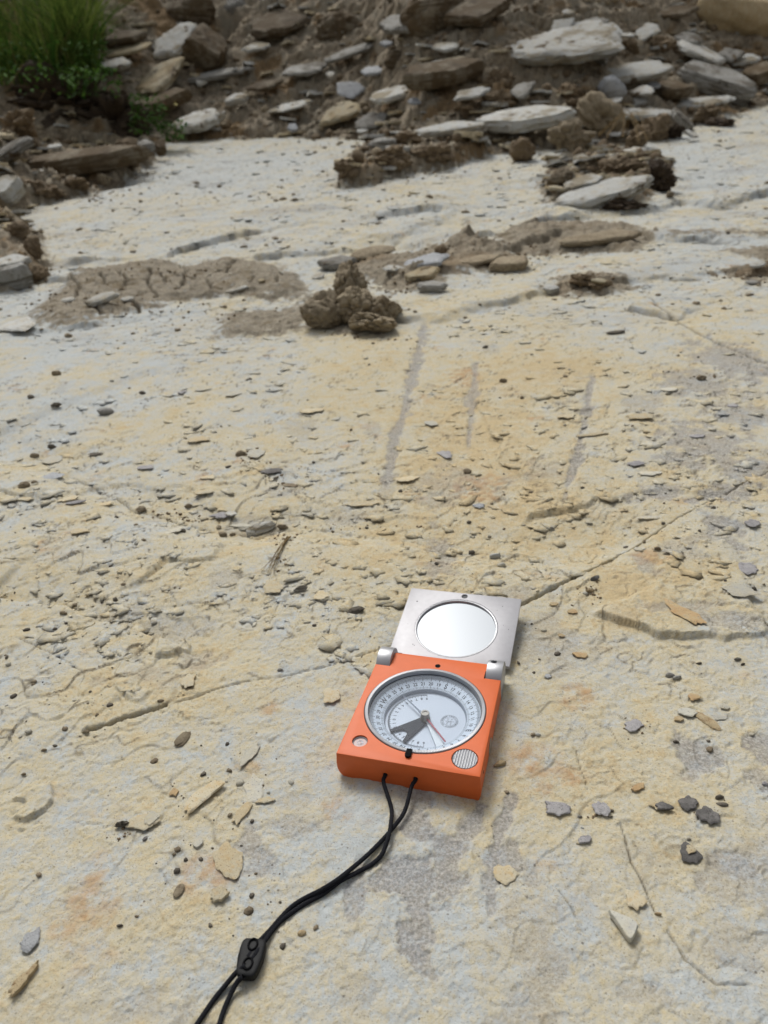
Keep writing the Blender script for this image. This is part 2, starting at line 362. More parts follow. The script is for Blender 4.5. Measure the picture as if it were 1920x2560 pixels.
# the slope behind
sl_ = y-np.interp(x+wx*6, BXs, BYs)+.09*fbm(x*5, y*5, 3, 71)
sm = ss(-.02, .06, sl_); mo = ss(1.05, .9, np.sqrt(((x+wx*4+1.42)/.55)**2+((y-2.75)/.62)**2)); sm = np.maximum(sm, mo)
bil = np.abs(fbm(x*5.5, y*5.5, 4, 81, .6)); b2 = np.abs(fbm(x*26, y*26, 4, 91, .65))
yd = sm*.75*(.05*fbm(x*9, (y+h)*9, 4, 92, .6)+.022*fbm(x*30, (y+h)*24, 4, 93, .65)+.012*np.abs(fbm(x*60, (y+h)*55, 3, 95)))
h += sm*(.05*bil-.02)+.65*yd
terr = (x*.18-y*.9)/.16+1.2*fbm(x*2.4, y*2.4, 3, 97); tf = terr-np.floor(terr)
h += sm*.022*(tf**3)
soil = np.maximum(soil, sm)
for cx, cy, rx, ry, dep in [(1330, 190, 120, 35, .10), (565, 55, 35, 40, .12), (70, 400, 140, 40, .08)]:
    h -= dep*ss(0, .6, ellmask(cx, cy, rx, ry, x, y))
# ---- grey slickenside stains with broken outlines
nst = fbm(x*60, y*60, 5, 61, .62); nst2 = fbm(x*14, y*14, 3, 66)
for (cx, cy, rx, ry, rot, k) in [
    (1100, 1210, 70, 50, 0, .55), (1105, 1390, 45, 90, 0, .75), (1130, 1180, 50, 50, 0, .5),
    (1830, 900, 110, 55, 0, 1), (1740, 960, 110, 40, 0, .9), (1860, 1040, 110, 35, 0, .8), (1760, 1110, 120, 60, 0, 1), (1870, 1180, 90, 40, 0, 1), (1700, 1150, 70, 35, 0, .9), (1640, 1230, 80, 18, 0, 1), (1820, 1240, 100, 22, 0, 1.1), (1610, 1010, 60, 30, 0, .6), (1800, 1330, 50, 50, 0, 1), (1620, 1420, 30, 40, 0, .7),
    (1790, 1345, 70, 20, 0, .6), (1720, 1530, 100, 30, 0, .7), (1820, 1560, 90, 30, 0, .8), (1280, 1490, 90, 30, .0, .6), (1370, 1590, 90, 90, 0, .55), (1300, 1620, 60, 60, 0, .5), (1700, 1380, 60, 30, 0, .6),
    (1040, 2070, 55, 60, 0, 1.2), (1010, 2180, 75, 75, 0, 1.25), (1040, 2300, 50, 110, 0, 1.2), (1050, 2400, 30, 60, 0, .9), (890, 2230, 22, 90, -.1, .9), (1030, 2000, 60, 40, 0, .8),
    (1170, 2080, 35, 90, -.25, .9), (1130, 2170, 45, 90, 0, 1.0), (1260, 2030, 22, 90, -.3, 1.1), (1245, 2150, 45, 80, 0, 1.0), (1330, 2190, 40, 40, 0, .7), (1225, 2230, 25, 50, 0, .9),
    (620, 2110, 45, 50, 0, .9), (655, 2160, 50, 40, 0, .8), (740, 2070, 80, 35, 0, .6), (730, 2000, 50, 25, 0, .4), (1360, 2430, 70, 130, 0, .8), (1300, 2540, 100, 60, 0, .7), (1380, 2440, 30, 80, 0, .9), (1330, 2350, 90, 50, 0, .5), (900, 2500, 60, 50, 0, .5),
    (1720, 1890, 40, 50, 0, 1.05), (1770, 1880, 40, 35, 0, 1), (1715, 1945, 30, 25, 0, .7), (1900, 1870, 40, 55, 0, 1.1), (1900, 1950, 30, 40, 0, .8), (1840, 2170, 45, 45, 0, .85), (1750, 2220, 20, 30, 0, .8), (1620, 2490, 70, 30, 0, .7), (1820, 2370, 90, 60, 0, .6),
    (500, 1640, 60, 30, 0, .6), (420, 1560, 120, 40, 0, .45), (560, 1440, 50, 30, 0, .5), (250, 1690, 40, 20, 0, .4), (930, 1060, 30, 25, 0, .5), (750, 1060, 50, 30, 0, .4), (640, 1300, 90, 30, 0, .5), (870, 1275, 60, 25, 0, .5), (100, 2530, 200, 60, 0, .25), (400, 2530, 120, 60, 0, .6)]:
    k *= .62 if cy > 2260 and cx > 1200 or cy > 2440 else .9
    e = ellmask(cx, cy, rx*1.15, ry*1.15, x+wx*.4, y+wy*.4, rot)
    stain = np.maximum(stain, 1.0*k*ss(.0, .22, e*.75+nst*.95-.10))
def streak(pts, wpx, k):
    global stain
    pw = polyw(pts); s_ = scl(G(*pts[len(pts)//2])); sd, t = pdist(pw, x+wx*.12, y+wy*.12)
    wv_ = wpx*s_*(.35+1.3*ss(-.4, .4, fbm(x*30, y*14, 2, 68))); stain = np.maximum(stain, k*ss(.0, .30, (1-np.abs(sd)/(wv_*1.0))*.6+nst*1.0+.05)*ss(0, .06, t)*ss(1, .9, t))
streak([(1058, 800), (1040, 910), (1012, 1000), (985, 1110), (955, 1250)], 13, 1.1)
streak([(1192, 900), (1182, 980), (1168, 1120)], 10, .9)
streak([(1484, 930), (1466, 1040), (1432, 1170), (1405, 1265)], 11, 1.1)
streak([(1285, 1975), (1250, 2060), (1225, 2200)], 15, 1.2)
streak([(1210, 2000), (1165, 2080), (1100, 2230)], 24, 1.1)
streak([(900, 2140), (885, 2230), (880, 2320)], 14, .8)
streak([(1110, 1330), (1085, 1450)], 26, .8)
h -= .0009*stain*(1-soil)*(.3+.7*calm)
stain = np.maximum(stain, .55*far*ss(.08, .34, fbm(x*4+wx*8, y*9, 4, 69, .65))); stain = np.maximum(stain, .45*ss(.22, .42, fbm(x*13, y*13, 5, 70, .65)))
# ochre tint: strong right of centre, faint in the pale left and the far band
och = .42+.0*x
for (cx, cy, rx, ry, k) in [(1250, 1050, 560, 380, .40), (1200, 1330, 420, 130, .25), (1650, 1480, 260, 130, .25), (560, 1330, 420, 160, .16), (300, 1430, 300, 80, .18), (150, 780, 500, 110, -.45), (300, 900, 420, 130, -.22), (560, 430, 300, 70, -.5), (1750, 420, 300, 120, -.4), (1850, 620, 250, 90, -.35), (1650, 700, 300, 60, -.2), (1100, 480, 380, 60, .10), (850, 900, 200, 160, .15), (200, 1750, 220, 100, .18), (1100, 2100, 900, 400, -.02), (80, 1050, 250, 80, -.2), (330, 1320, 160, 60, -.25), (1500, 900, 300, 120, .15), (1620, 2250, 250, 250, .1), (450, 2150, 450, 160, -.10), (1480, 1620, 200, 80, -.2), (760, 1420, 100, 60, .1)]:
    och = och+k*ss(0, .8, ellmask(cx, cy, rx, ry, x, y))
fr_ = fbm(x*9, y*9, 4, 131, .6); fr2 = fbm(x*45, y*45, 4, 141, .6)
och = np.clip(och*(1-.40*far)+.62*fr_+.5*fr2, 0, 1)
rust = ss(.30, .52, fbm(x*16, y*16, 4, 151, .6))*.7
for cx, cy, r_ in [(1420, 1935, 35), (1350, 1970, 30), (1200, 1210, 50), (1160, 940, 30), (520, 2180, 60), (1440, 1740, 40), (1850, 60, 120), (1330, 1900, 60)]:
    rust = np.maximum(rust, .8*ss(0, .5, ellmask(cx, cy, r_*1.6, r_, x, y)+nst*.5))
mica = soil
Vg = np.stack([x, y-.75*yd, h], 1); Hg = h.reshape(ROWS, COLS)
ii = (np.arange(ROWS-1)[:, None]*COLS+np.arange(COLS-1)[None]).ravel()
Fg = np.stack([ii, ii+1, ii+COLS+1, ii+COLS], 1)
def H(px, py):
    r = np.interp(py, gy, np.arange(ROWS)); u = px/(np.asarray(py)+.15); c = np.interp(u, gu, np.arange(COLS))
    r0 = np.minimum(np.floor(r).astype(int), ROWS-2); c0 = np.minimum(np.floor(c).astype(int), COLS-2); a = r-r0; b = c-c0
    return (Hg[r0, c0]*(1-a)*(1-b)+Hg[r0+1, c0]*a*(1-b)+Hg[r0, c0+1]*(1-a)*b+Hg[r0+1, c0+1]*a*b)
SOILg = soil.reshape(ROWS, COLS)
def SO(px, py):
    r = np.clip(np.interp(py, gy, np.arange(ROWS)).round().astype(int), 0, ROWS-1); c = np.clip(np.interp(px/(py+.15), gu, np.arange(COLS)).round().astype(int), 0, COLS-1)
    return SOILg[r, c]

gm, nt, b = newmat('weathered_limestone_and_soil')
at = N(nt, 'Attribute', attribute_name='lay'); sp_ = N(nt, 'SeparateColor'); nt.links.new(at.outputs['Color'], sp_.inputs[0])
at2 = N(nt, 'Attribute', attribute_name='lay2'); sp2 = N(nt, 'SeparateColor'); nt.links.new(at2.outputs['Color'], sp2.inputs[0])
OCH, STN, SOL = sp_.outputs; DRT_SHD, RST, MUD = sp2.outputs
co = N(nt, 'TexCoord').outputs['Object']
n1 = noise(nt, co, 90, 6, .68); n2 = noise(nt, co, 420, 5, .7); n3 = noise(nt, co, 28, 5, .6, dist=.3)
f = math_(nt, 'ADD', OCH, math_(nt, 'MULTIPLY', math_(nt, 'SUBTRACT', n1, .5), 1.5)); f = math_(nt, 'ADD', f, math_(nt, 'MULTIPLY', math_(nt, 'SUBTRACT', n2, .5), 1.7), True)
c = mix(nt, f, (.400, .410, .385), (.455, .345, .178))
r = N(nt, 'ValToRGB'); el = r.color_ramp.elements
el[0].position = 0; el[0].color = (.43, .455, .45, 1); el[1].position = 1; el[1].color = (.485, .385, .225, 1)
e = el.new(.3); e.color = (.475, .450, .37, 1); e = el.new(.62); e.color = (.50, .445, .310, 1)
nt.links.new(f, r.inputs[0]); c = r.outputs[0]
c = mix(nt, math_(nt, 'MULTIPLY', ramp(nt, n3, .55, .75), .35), c, (.48, .485, .45))
c = mix(nt, math_(nt, 'MULTIPLY', RST, ramp(nt, n1, .40, .62)), c, (.40, .24, .12))
gs = math_(nt, 'MULTIPLY', STN, ramp(nt, n2, .25, .50)); gs = math_(nt, 'MULTIPLY', gs, .76)
gcol = mix(nt, ramp(nt, noise(nt, co, 700, 3, .6), .4, .62), (.185, .180, .178), (.37, .36, .345))
c = mix(nt, gs, c, gcol)
v = N(nt, 'TexVoronoi'); v.inputs['Scale'].default_value = 260; nt.links.new(co, v.inputs['Vector'])
sp = math_(nt, 'MULTIPLY', ramp(nt, v.outputs['Distance'], .10, .17, (1, 1, 1, 1), (0, 0, 0, 1)), ramp(nt, noise(nt, co, 60, 3), .5, .62))
c = mix(nt, math_(nt, 'MULTIPLY', sp, .75), c, (.12, .10, .075))
c = mix(nt, math_(nt, 'MULTIPLY', ramp(nt, noise(nt, co, 1300, 2, .5), .60, .70), .6), c, (.20, .17, .12)); c = mix(nt, math_(nt, 'MULTIPLY', ramp(nt, noise(nt, co, 240, 4, .75), .56, .68), .30), c, (.26, .225, .165))
drt_shd = math_(nt, 'MULTIPLY', DRT_SHD, ramp(nt, n2, .30, .48))
sc1 = mix(nt, ramp(nt, noise(nt, co, 60, 6, .7), .38, .62), (.165, .130, .088), (.33, .275, .195))
sc1 = mix(nt, ramp(nt, noise(nt, co, 9, 5, .7), .45, .62), sc1, (.255, .225, .17))
sc1 = mix(nt, ramp(nt, noise(nt, co, 170, 3, .7), .62, .68), sc1, (.33, .31, .26))
sc1 = mix(nt, ramp(nt, noise(nt, co, 4, 3, .6), .56, .62), sc1, (.21, .145, .078))
mudcol = mix(nt, ramp(nt, n1, .35, .65), (.165, .135, .092), (.31, .275, .21)); mudcol = mix(nt, ramp(nt, n2, .58, .68), mudcol, (.42, .40, .35)); mudcol = mix(nt, ramp(nt, n3, .52, .66), mudcol, (.17, .135, .085))
hs_ = math_(nt, 'SUBTRACT', SOL, .62); lowm = ramp(nt, SOL, .60, .95)
sc2 = mix(nt, lowm, mudcol, sc1)
c = mix(nt, ramp(nt, math_(nt, 'ADD', SOL, math_(nt, 'MULTIPLY', math_(nt, 'SUBTRACT', n1, .5), 1.1)), .26, .56), c, sc2)
c = mix(nt, math_(nt, 'MULTIPLY', drt_shd, .9), c, (.075, .060, .042))  # soil in the cracks plus painted shade of flake edges and ledge feet
nt.links.new(c, b.inputs['Base Color']); b.inputs['Roughness'].default_value = .93; b.inputs['Specular IOR Level'].default_value = .2
p = bump(nt, b, n1, .0012, 1); p = bump(nt, b, n2, .0007, 1, p); p = bump(nt, b, noise(nt, co, 1400, 3, .6), .0002, 1, p)
ground = mesh_np('ground', Vg, Fg, gm)
for nm, ch in (('lay', (och, stain, soil)), ('lay2', (dirt_shade, rust, mudc))):
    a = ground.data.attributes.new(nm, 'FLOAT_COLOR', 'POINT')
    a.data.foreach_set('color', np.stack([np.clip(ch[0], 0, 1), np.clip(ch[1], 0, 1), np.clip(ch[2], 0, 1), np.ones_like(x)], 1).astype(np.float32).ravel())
tag(ground, kind='structure')
# plain soil all round, out of the picture
bm = bmesh.new(); bmesh.ops.create_circle(bm, cap_ends=True, radius=45, segments=48)
for v_ in bm.verts: v_.co.z = -.12
tag(bm_obj('surrounding_soil', bm, M['clay']), kind='structure')

def GH(px, py): return march(px, py, H)
def LAY(xv, yv):
    r = np.clip(np.interp(yv, gy, np.arange(ROWS)).round().astype(int), 0, ROWS-1); c = np.clip(np.interp(xv/(yv+.15), gu, np.arange(COLS)).round().astype(int), 0, COLS-1)
    q = r*COLS+c; return np.clip(och[q], 0, 1), np.clip(stain[q], 0, 1), np.clip(soil[q], 0, 1)
# ------------------------------------------------------------------ stones
def outline(rng, n, asp=1.0, corners=None, rough=.05, elong=0):
    k = corners or rng.integers(5, 8); a = np.sort((np.arange(k)+rng.uniform(-.33, .33, k))/k*2*np.pi)
    rr = rng.uniform(.78, 1.12, k); P = np.stack([rr*np.cos(a), rr*np.sin(a)], 1)
    th = np.linspace(0, 2*np.pi, n, endpoint=False); out = []
    for t in th:
        d = np.array([math.cos(t), math.sin(t)]); best = 9
        for i in range(k):
            p, q = P[i], P[(i+1) % k]; e_ = q-p; den = d[0]*e_[1]-d[1]*e_[0]
            if abs(den) < 1e-9: continue
            s = (p[0]*e_[1]-p[1]*e_[0])/den; u = (p[0]*d[1]-p[1]*d[0])/den
            if s > 0 and -1e-6 <= u <= 1+1e-6: best = min(best, s)
        if best == 9: best = .9
        out.append(best)
    r_ = np.array(out); r_ = (r_+.35*np.roll(r_, 1)+.35*np.roll(r_, -1))/1.7
    r_ *= 1+rough*np.convolve(np.tile(rng.normal(0, 1, n), 3), [.3, .5, .3], 'same')[n:2*n]
    P2 = np.stack([r_*np.cos(th), r_*np.sin(th)], 1)
    mn, mx = P2.min(0), P2.max(0); P2 = (P2-(mn+mx)/2)/((mx-mn)/2)
    return P2
def slab_mesh(rng, w, d, t, n=56, layers=6, rough=.05, wedge=0, corners=None, dome=.06, roundness=.12):
    P2 = outline(rng, n, corners=corners, rough=rough)*np.array([w/2, d/2]); V = []; s = min(w, d)
    lay = np.linspace(-.5, .5, layers)
    for k, z in enumerate(lay):
        edge = abs(z)*2
        ins = 1-roundness*edge**3-rng.uniform(0, .05)-(.04*(z < 0))
        jit = 1+.035*np.convolve(np.tile(rng.normal(0, 1, n), 3), [.4, .6, .4], 'same')[n:2*n]
        Q = P2*ins*jit[:, None]
        V.append(np.column_stack([Q, np.full(n, z*t)+t*.05*rng.normal(0, 1, n)*(edge < .99)]))
    top = V[-1][:, :2]; ph = rng.uniform(0, 99)
    for fr in (.82, .6, .36, .14):
        Q = top*fr; V.append(np.column_stack([Q, t*.5+t*dome*(1-fr)+t*.07*fbm(Q[:, 0]/s*3+ph, Q[:, 1]/s*3, 3)]))
    bot = V[0][:, :2]*.4; nv = sum(len(v) for v in V)
    V.append(np.column_stack([bot, np.full(n, -.5*t)])); V = np.vstack(V); R = len(V)//n
    if wedge: V[:, 2] *= 1-wedge*(V[:, 0]/w)*1.0
    F = []; ar = np.arange(n); a1 = (ar+1) % n
    for k in range(R-2): F.append(np.stack([k*n+ar, k*n+a1, (k+1)*n+a1, (k+1)*n+ar], 1))
    k = R-1; F.append(np.stack([k*n+ar, k*n+a1, a1, ar], 1))
    F = np.vstack(F); c1 = len(V); tp = V[(R-2)*n:(R-1)*n].mean(0); bt = V[(R-1)*n:].mean(0); V = np.vstack([V, tp, bt])
    F1 = np.stack([(R-2)*n+ar, (R-2)*n+a1, np.full(n, c1), np.full(n, c1)], 1)[:, :3]
    F2 = np.stack([(R-1)*n+a1, (R-1)*n+ar, np.full(n, c1+1)], 1)
    T = np.vstack([F[:, [0, 1, 2]], F[:, [0, 2, 3]], F1, F2]); return V, T
_ico = {}
def ico(l):
    if l not in _ico:
        bm = bmesh.new(); bmesh.ops.create_icosphere(bm, subdivisions=l, radius=1); bm.verts.ensure_lookup_table()
        _ico[l] = (np.array([v.co[:] for v in bm.verts]), np.array([[v.index for v in f.verts] for f in bm.faces])); bm.free()
    return _ico[l]
from mathutils import noise as mnoise
def clod_mesh(rng, rx, ry, rz_, lvl=4, lump=.30, facet=.0):
    V, F = ico(lvl); o = Vector(rng.uniform(0, 50, 3)); out = np.empty_like(V)
    pl = rng.normal(0, 1, (15, 3)); pl /= np.linalg.norm(pl, axis=1)[:, None]; ph = rng.uniform(.55, .95, 15)
    for i, v in enumerate(V):
        p = Vector(v); a = mnoise.fractal(p*1.1+o, 1.0, 2.0, 3); vd = mnoise.voronoi(p*2.1+o)[0]; cv = min((vd[1]-vd[0])/.22, 1); c_ = mnoise.fractal(p*4+o, 1.0, 2.1, 4)
        q = abs(mnoise.noise(p*3.1+o)); c2_ = mnoise.fractal(p*13+o, .9, 2.1, 2); r = .92+lump*1.5*a-lump*.7*(1-cv)+lump*.40*c_-lump*.3*(.35-q)+lump*.10*c2_
        if facet:
            dd = pl@v; k = dd > 1e-3; lim = np.min(ph[k]/dd[k]) if k.any() else 9
            r = (1-facet)*r+facet*min(r, lim)*(1+.10*c_)
        out[i] = v*r
    sh = np.eye(3)+rng.uniform(-.22, .22, (3, 3)); out = out@sh; out -= (out.max(0)+out.min(0))/2; out /= (out.max(0)-out.min(0))/2
    return out*np.array([rx, ry, rz_]), F
def put(name, V, F, mat, loc, rot, smooth=True, ang=38):
    o = mesh_np(name, V, F, mat, smooth); o.location = loc; o.rotation_euler = rot
    if smooth:
        try: o.data.set_sharp_from_angle(angle=math.radians(ang))
        except Exception: pass
    return o
seedc = [100]
def rg(): seedc[0] += 1; return np.random.default_rng(seedc[0])
def slab(px, py, w, hh, mat, label, tf=.35, tilt=22, roll=0, yaw=0, name='stone_slab', corners=None, layers=7, group='limestone slabs lying in the debris', cat='stone slab', push=0, wedge=0, dmax=1.1):
    """a slab seen w x hh photo pixels; tf = share of the height taken by its side face"""
    r = rg(); B = GH(px, py+hh/2); s = scl(B); el = math.degrees(math.atan2(CAMZ-B[2], B[1]))
    tilt = tilt*.7; a = el+tilt
    if a < 18: tilt = 18-el; a = 18
    th = max(tf*hh*s, .004); d = min((1-tf)*hh*s/math.sin(math.radians(a)), dmax*w*s); dd = max(d, .22*w*s)
    dirv = pixray(px, py); D = depth(B)+dd*.30+push-(.07 if B[1] > 2.5 else 0); c = CAM+dirv*(D/dirv.dot(FWD))
    V, F = slab_mesh(r, w*s*1.06, dd*1.1, th, corners=corners, layers=layers, wedge=wedge)
    R = (Matrix.Rotation(math.radians(-roll), 3, 'Y') @ Matrix.Rotation(math.radians(tilt), 3, 'X') @ Matrix.Rotation(math.radians(yaw), 3, 'Z')).to_euler()
    o = put(name, V, F, M[mat], c, R); return tag(o, label, cat, group)
def clod(px, py, w, hh, mat, label, name='soil_clod', lump=.30, facet=0, lvl=4, group='soil clods on the rock', cat='soil clod', push=0, sink=.0):
    r = rg(); B = GH(px, py+hh/2); s = scl(B); rx, rz_ = w*s/2, hh*s/2; ry = (rx+rz_)/2
    dirv = pixray(px, py); D = depth(B)+ry*.55+push; c = CAM+dirv*(D/dirv.dot(FWD))
    V, F = clod_mesh(r, rx, ry, rz_*1.05, lvl, lump, facet)
    o = put(name, V, F, M[mat], c, (r.uniform(-.2, .2), r.uniform(-.15, .15), r.uniform(-.5, .5)), ang=60); return tag(o, label, cat, group)

S, Cd = slab, clod
# left pile
S(440, 105, 122, 78, 'pale', 'white angular block leaning below the round brown boulder, right of the grass', .28, 55, 8, 10, corners=5)
Cd(478, 40, 125, 85, 'brown', 'round reddish brown boulder perched on the white angular block', 'boulder', .14, .6, cat='boulder', group='boulders on the slope')
S(520, 125, 95, 110, 'brown', 'dark brown block standing on edge beside the white angular block', .5, 40, -35, 0, name='stone_block', corners=5)
S(512, 84, 70, 34, 'cream', 'small pale tan block under the right side of the brown boulder', .3, 45, -20, 0, corners=4)
Cd(585, 28, 70, 52, 'grey', 'grey brown boulder above the dark hollow at the top edge', 'boulder', .15, .6, cat='boulder', group='boulders on the slope')
S(398, 196, 158, 80, 'cream', 'cream slab with a soil smear, just right of the grassy bank', .26, 34, 17, 12, corners=6)
S(412, 253, 140, 56, 'brown', 'brown slab under the cream slab, by the red and yellow leaves', .5, 25, 10, 0)
S(500, 303, 132, 54, 'pale', 'white slab with thick shaded edge at the bottom of the left debris', .42, 24, 6, 0, corners=6)
S(214, 402, 310, 62, 'brown', 'long thick brown slab below the grassy bank, capped with soil', .62, 14, 3, 0, corners=7)
S(18, 478, 84, 84, 'pale', 'pale rounded block cut by the left edge beside the brown soil', .5, 34, 12, 0, corners=7, name='stone_block')
S(28, 378, 130, 46, 'grey', 'dark slab with a pale top edge at the left edge below the sod', .5, 20, 22, 0)
S(366, 366, 44, 36, 'grey', 'small square grey stone right of the soil cap on the long brown slab', .6, 20, 0, 0, corners=4)
S(402, 370, 30, 52, 'brown', 'upright brown chip on the edge of the white rock', .5, 50, -20, 0, corners=5)
S(288, 162, 84, 32, 'pale', 'white slab end poking out right behind the grass', .4, 28, 3, 0)
S(318, 125, 120, 26, 'cream', 'thin tan slab behind the tall grass stems', .35, 25, 8, 0)
S(312, 95, 110, 34, 'brown', 'brown slab above the thin tan slab near the grass tips', .5, 22, 2, 0)
S(552, 186, 165, 24, 'grey', 'long thin grey slab right of the cream slab', .45, 18, 6, 0)
S(503, 208, 28, 18, 'pale', 'small white square chip above the white slab', .4, 35, -10, 0, corners=4)
S(592, 248, 56, 28, 'pale', 'small rounded pale stone at the foot of the slope left of centre', .5, 25, 5, 0)
S(137, 366, 34, 12, 'pale', 'small white chip lying on the long brown slab', .4, 25, 2, 0, push=-.05)
S(34, 655, 96, 44, 'pale', 'white layered stone stacked at the left edge below the brown clods', .4, 20, 6, 0)
S(30, 695, 100, 66, 'grey', 'dark grey layered stone under the white one at the left edge', .8, 10, 8, 0, layers=9)
Cd(48, 578, 66, 46, 'soil', 'upper brown clod on the stack at the left edge')
Cd(84, 622, 44, 58, 'soil', 'lower brown clod hanging on the stack at the left edge')
Cd(96, 688, 60, 46, 'soil', 'crumbly clod at the foot of the left edge stack')
Cd(308, 388, 130, 70, 'soil', 'crumbly soil cap on the right end of the long brown slab', lump=.33)
Cd(262, 452, 46, 34, 'clay', 'tan lump wedged below the long brown slab')
Cd(180, 462, 120, 40, 'soil', 'low soil heap below the middle of the long brown slab', lump=.33)
Cd(110, 478, 110, 50, 'soil', 'soil heap below the left end of the long brown slab', lump=.33)
# centre of the slope
S(876, 131, 128, 24, 'grey', 'long thin grey slab high on the middle of the slope', .4, 22, 14, 0)
S(966, 110, 34, 18, 'blue', 'small bluish chip right of the long thin grey slab', .4, 35, 0, 0)
S(1115, 119, 68, 26, 'pale', 'pale chip alone on the brown slope left of the big white slab', .35, 30, 2, 0)
S(933, 178, 60, 24, 'blue', 'pale bluish flat stone on the middle of the slope', .35, 28, 0, 0)
Cd(990, 150, 64, 42, 'brown', 'brown stone above the pale bluish flat stone', 'stone', .15, .6, cat='stone', group='stones in the debris')
S(1110, 186, 200, 66, 'brown', 'thick brown slab with pale top left of the dark hollow', .6, 18, 4, 0, corners=6)
S(1096, 163, 130, 22, 'pale', 'white sheet lying on the thick brown slab', .2, 24, 8, 0, push=-.03)
S(876, 226, 70, 42, 'blue', 'blue grey flake standing tilted above the cream pointed slab', .15, 55, -8, 0, corners=5)
S(978, 238, 104, 36, 'pale', 'white slab with wavy top on the middle of the slope', .4, 28, 10, 0)
S(847, 284, 108, 50, 'cream', 'cream pointed slab at the foot of the slope left of centre', .28, 32, 18, 0, corners=5)
S(929, 304, 82, 42, 'grey', 'dark grey flake leaning at the foot of the slope right of the cream pointed slab', .2, 45, 14, 0, corners=5)
S(724, 267, 114, 20, 'pale', 'thin pale slab left of the cream pointed slab', .3, 20, 8, 0)
S(1121, 322, 168, 34, 'pale', 'curved pale slab capping the brown soil tongue', .45, 20, 4, 0)
S(826, 188, 22, 24, 'pale', 'tiny white chip left of the pale bluish flat stone', .3, 45, 0, 0)
S(732, 320, 26, 28, 'blue', 'small bluish chip at the edge of the white rock, left of centre', .3, 45, -10, 0)
Cd(957, 362, 78, 32, 'grey', 'smooth grey brown stone on the brown soil tongue', 'stone', .1, .5, cat='stone', group='stones in the debris')
S(1035, 253, 32, 20, 'blue', 'small bluish stone right of the wavy white slab', .3, 35, 0, 0)
S(906, 328, 28, 12, 'pale', 'small white chip below the dark grey leaning flake', .4, 25, 0, 0)
Cd(880, 430, 90, 66, 'soil', 'crumbly left end of the brown soil tongue', lump=.34)
Cd(980, 400, 120, 66, 'soil', 'large soil lump in the middle of the brown soil tongue', lump=.33)
Cd(1080, 395, 120, 56, 'soil', 'soil lump at the right of the brown soil tongue', lump=.33)
Cd(1010, 350, 90, 40, 'soil', 'soil lump under the curved pale slab', lump=.33)
Cd(1250, 205, 90, 60, 'soil', 'brown clod between the thick brown slab and the big white slab', lump=.35)
# right of the slope
S(1398, 118, 308, 96, 'pale', 'largest white slab, overhanging a dark hollow at upper right', .34, 22, 6, 4, corners=7, layers=9)
S(1508, 135, 62, 46, 'grey', 'grey wedge under the right end of the largest white slab', .4, 40, 35, 0, corners=4)
S(1407, 62, 58, 36, 'pale', 'white shard standing behind the largest white slab', .25, 50, 25, 0, corners=4)
S(1421, 30, 28, 14, 'pale', 'small white chip near the top edge above the largest white slab', .3, 40, 0, 0)
S(1618, 79, 52, 30, 'pale', 'white almond shaped shard right of the largest white slab', .2, 45, 28, 0)
S(1572, 88, 40, 11, 'pale', 'thin white chip touching the largest white slab on the right', .4, 22, 0, 0)
S(1719, 98, 66, 34, 'grey', 'flat grey stone behind the sloping white slab', .3, 35, -5, 0)
S(1752, 133, 132, 50, 'pale', 'white slab sloping down to the right at upper right', .3, 24, -20, 0, corners=5)
S(1829, 139, 64, 42, 'grey', 'square grey block behind the layered grey slab', .3, 45, 5, 0, corners=4)
S(1786, 203, 196, 90, 'grey', 'large layered grey slab tilted to the right at upper right', .45, 30, -14, 0, corners=6, layers=11)
S(1900, 186, 84, 48, 'brown', 'brown slab cut by the right edge above a dark gap', .6, 20, 12, 0)
S(1545, 190, 245, 46, 'pale', 'long white slab behind the round grey stone', .3, 20, 8, 0, corners=7)
Cd(1531, 221, 72, 52, 'blue', 'round pale grey stone lying on the long white slab', 'stone', .1, .3, cat='stone', group='stones in the debris', push=-.05)
S(1604, 228, 54, 24, 'pale', 'small white stone right of the round pale grey stone', .3, 30, 4, 0, push=-.04)
S(1634, 213, 32, 20, 'blue', 'small bluish stone right of the round pale grey stone', .3, 30, 0, 0, push=-.04)
S(1682, 224, 92, 48, 'brown', 'brown grey stone left of the large layered grey slab', .5, 25, -4, 0)
S(1760, 257, 146, 30, 'pale', 'flat white slab below the large layered grey slab', .35, 18, 4, 0)
S(1311, 226, 64, 38, 'grey', 'grey chip below the dark hollow of the largest white slab', .3, 35, 15, 0, corners=5)
S(1306, 300, 240, 62, 'pale', 'long white slab with brown side left of the big brown clod', .5, 20, 5, 0, corners=6, layers=9)
S(1613, 286, 156, 34, 'pale', 'white slab right of the big brown clod', .4, 20, -3, 0)
S(1706, 300, 66, 44, 'grey', 'dark slab sloping down right beside the crumbly clods', .4, 25, -38, 0)
S(1728, 336, 44, 20, 'pale', 'white shard at the lower edge of the debris on the right', .3, 30, -25, 0, corners=4)
S(1535, 251, 42, 14, 'pale', 'thin pale chip above the big brown clod', .3, 25, 8, 0)
S(1600, 252, 34, 26, 'grey', 'small grey upright chip among the white stones at right', .3, 45, 0, 0)
S(1625, 272, 26, 12, 'pale', 'tiny white chip on the white slab right of the big brown clod', .3, 30, 0, 0)
Cd(1503, 292, 122, 118, 'clay', 'biggest brown clod, standing right of the long white slab', lump=.26, facet=.35, lvl=4)
Cd(1425, 342, 118, 82, 'clay', 'knobbly tan clod in front of the biggest brown clod', lump=.34)
Cd(1306, 376, 62, 64, 'soil', 'lone round brown clod on the white rock', lump=.2, facet=.3)
Cd(1596, 345, 70, 60, 'soil', 'dark brown clod right of the biggest brown clod', lump=.3)
Cd(1640, 322, 80, 70, 'soil', 'upper dark clod beside the sloping dark slab', lump=.3)
Cd(1690, 330, 46, 40, 'darksoil', 'small blackish clod below the sloping dark slab', lump=.35)
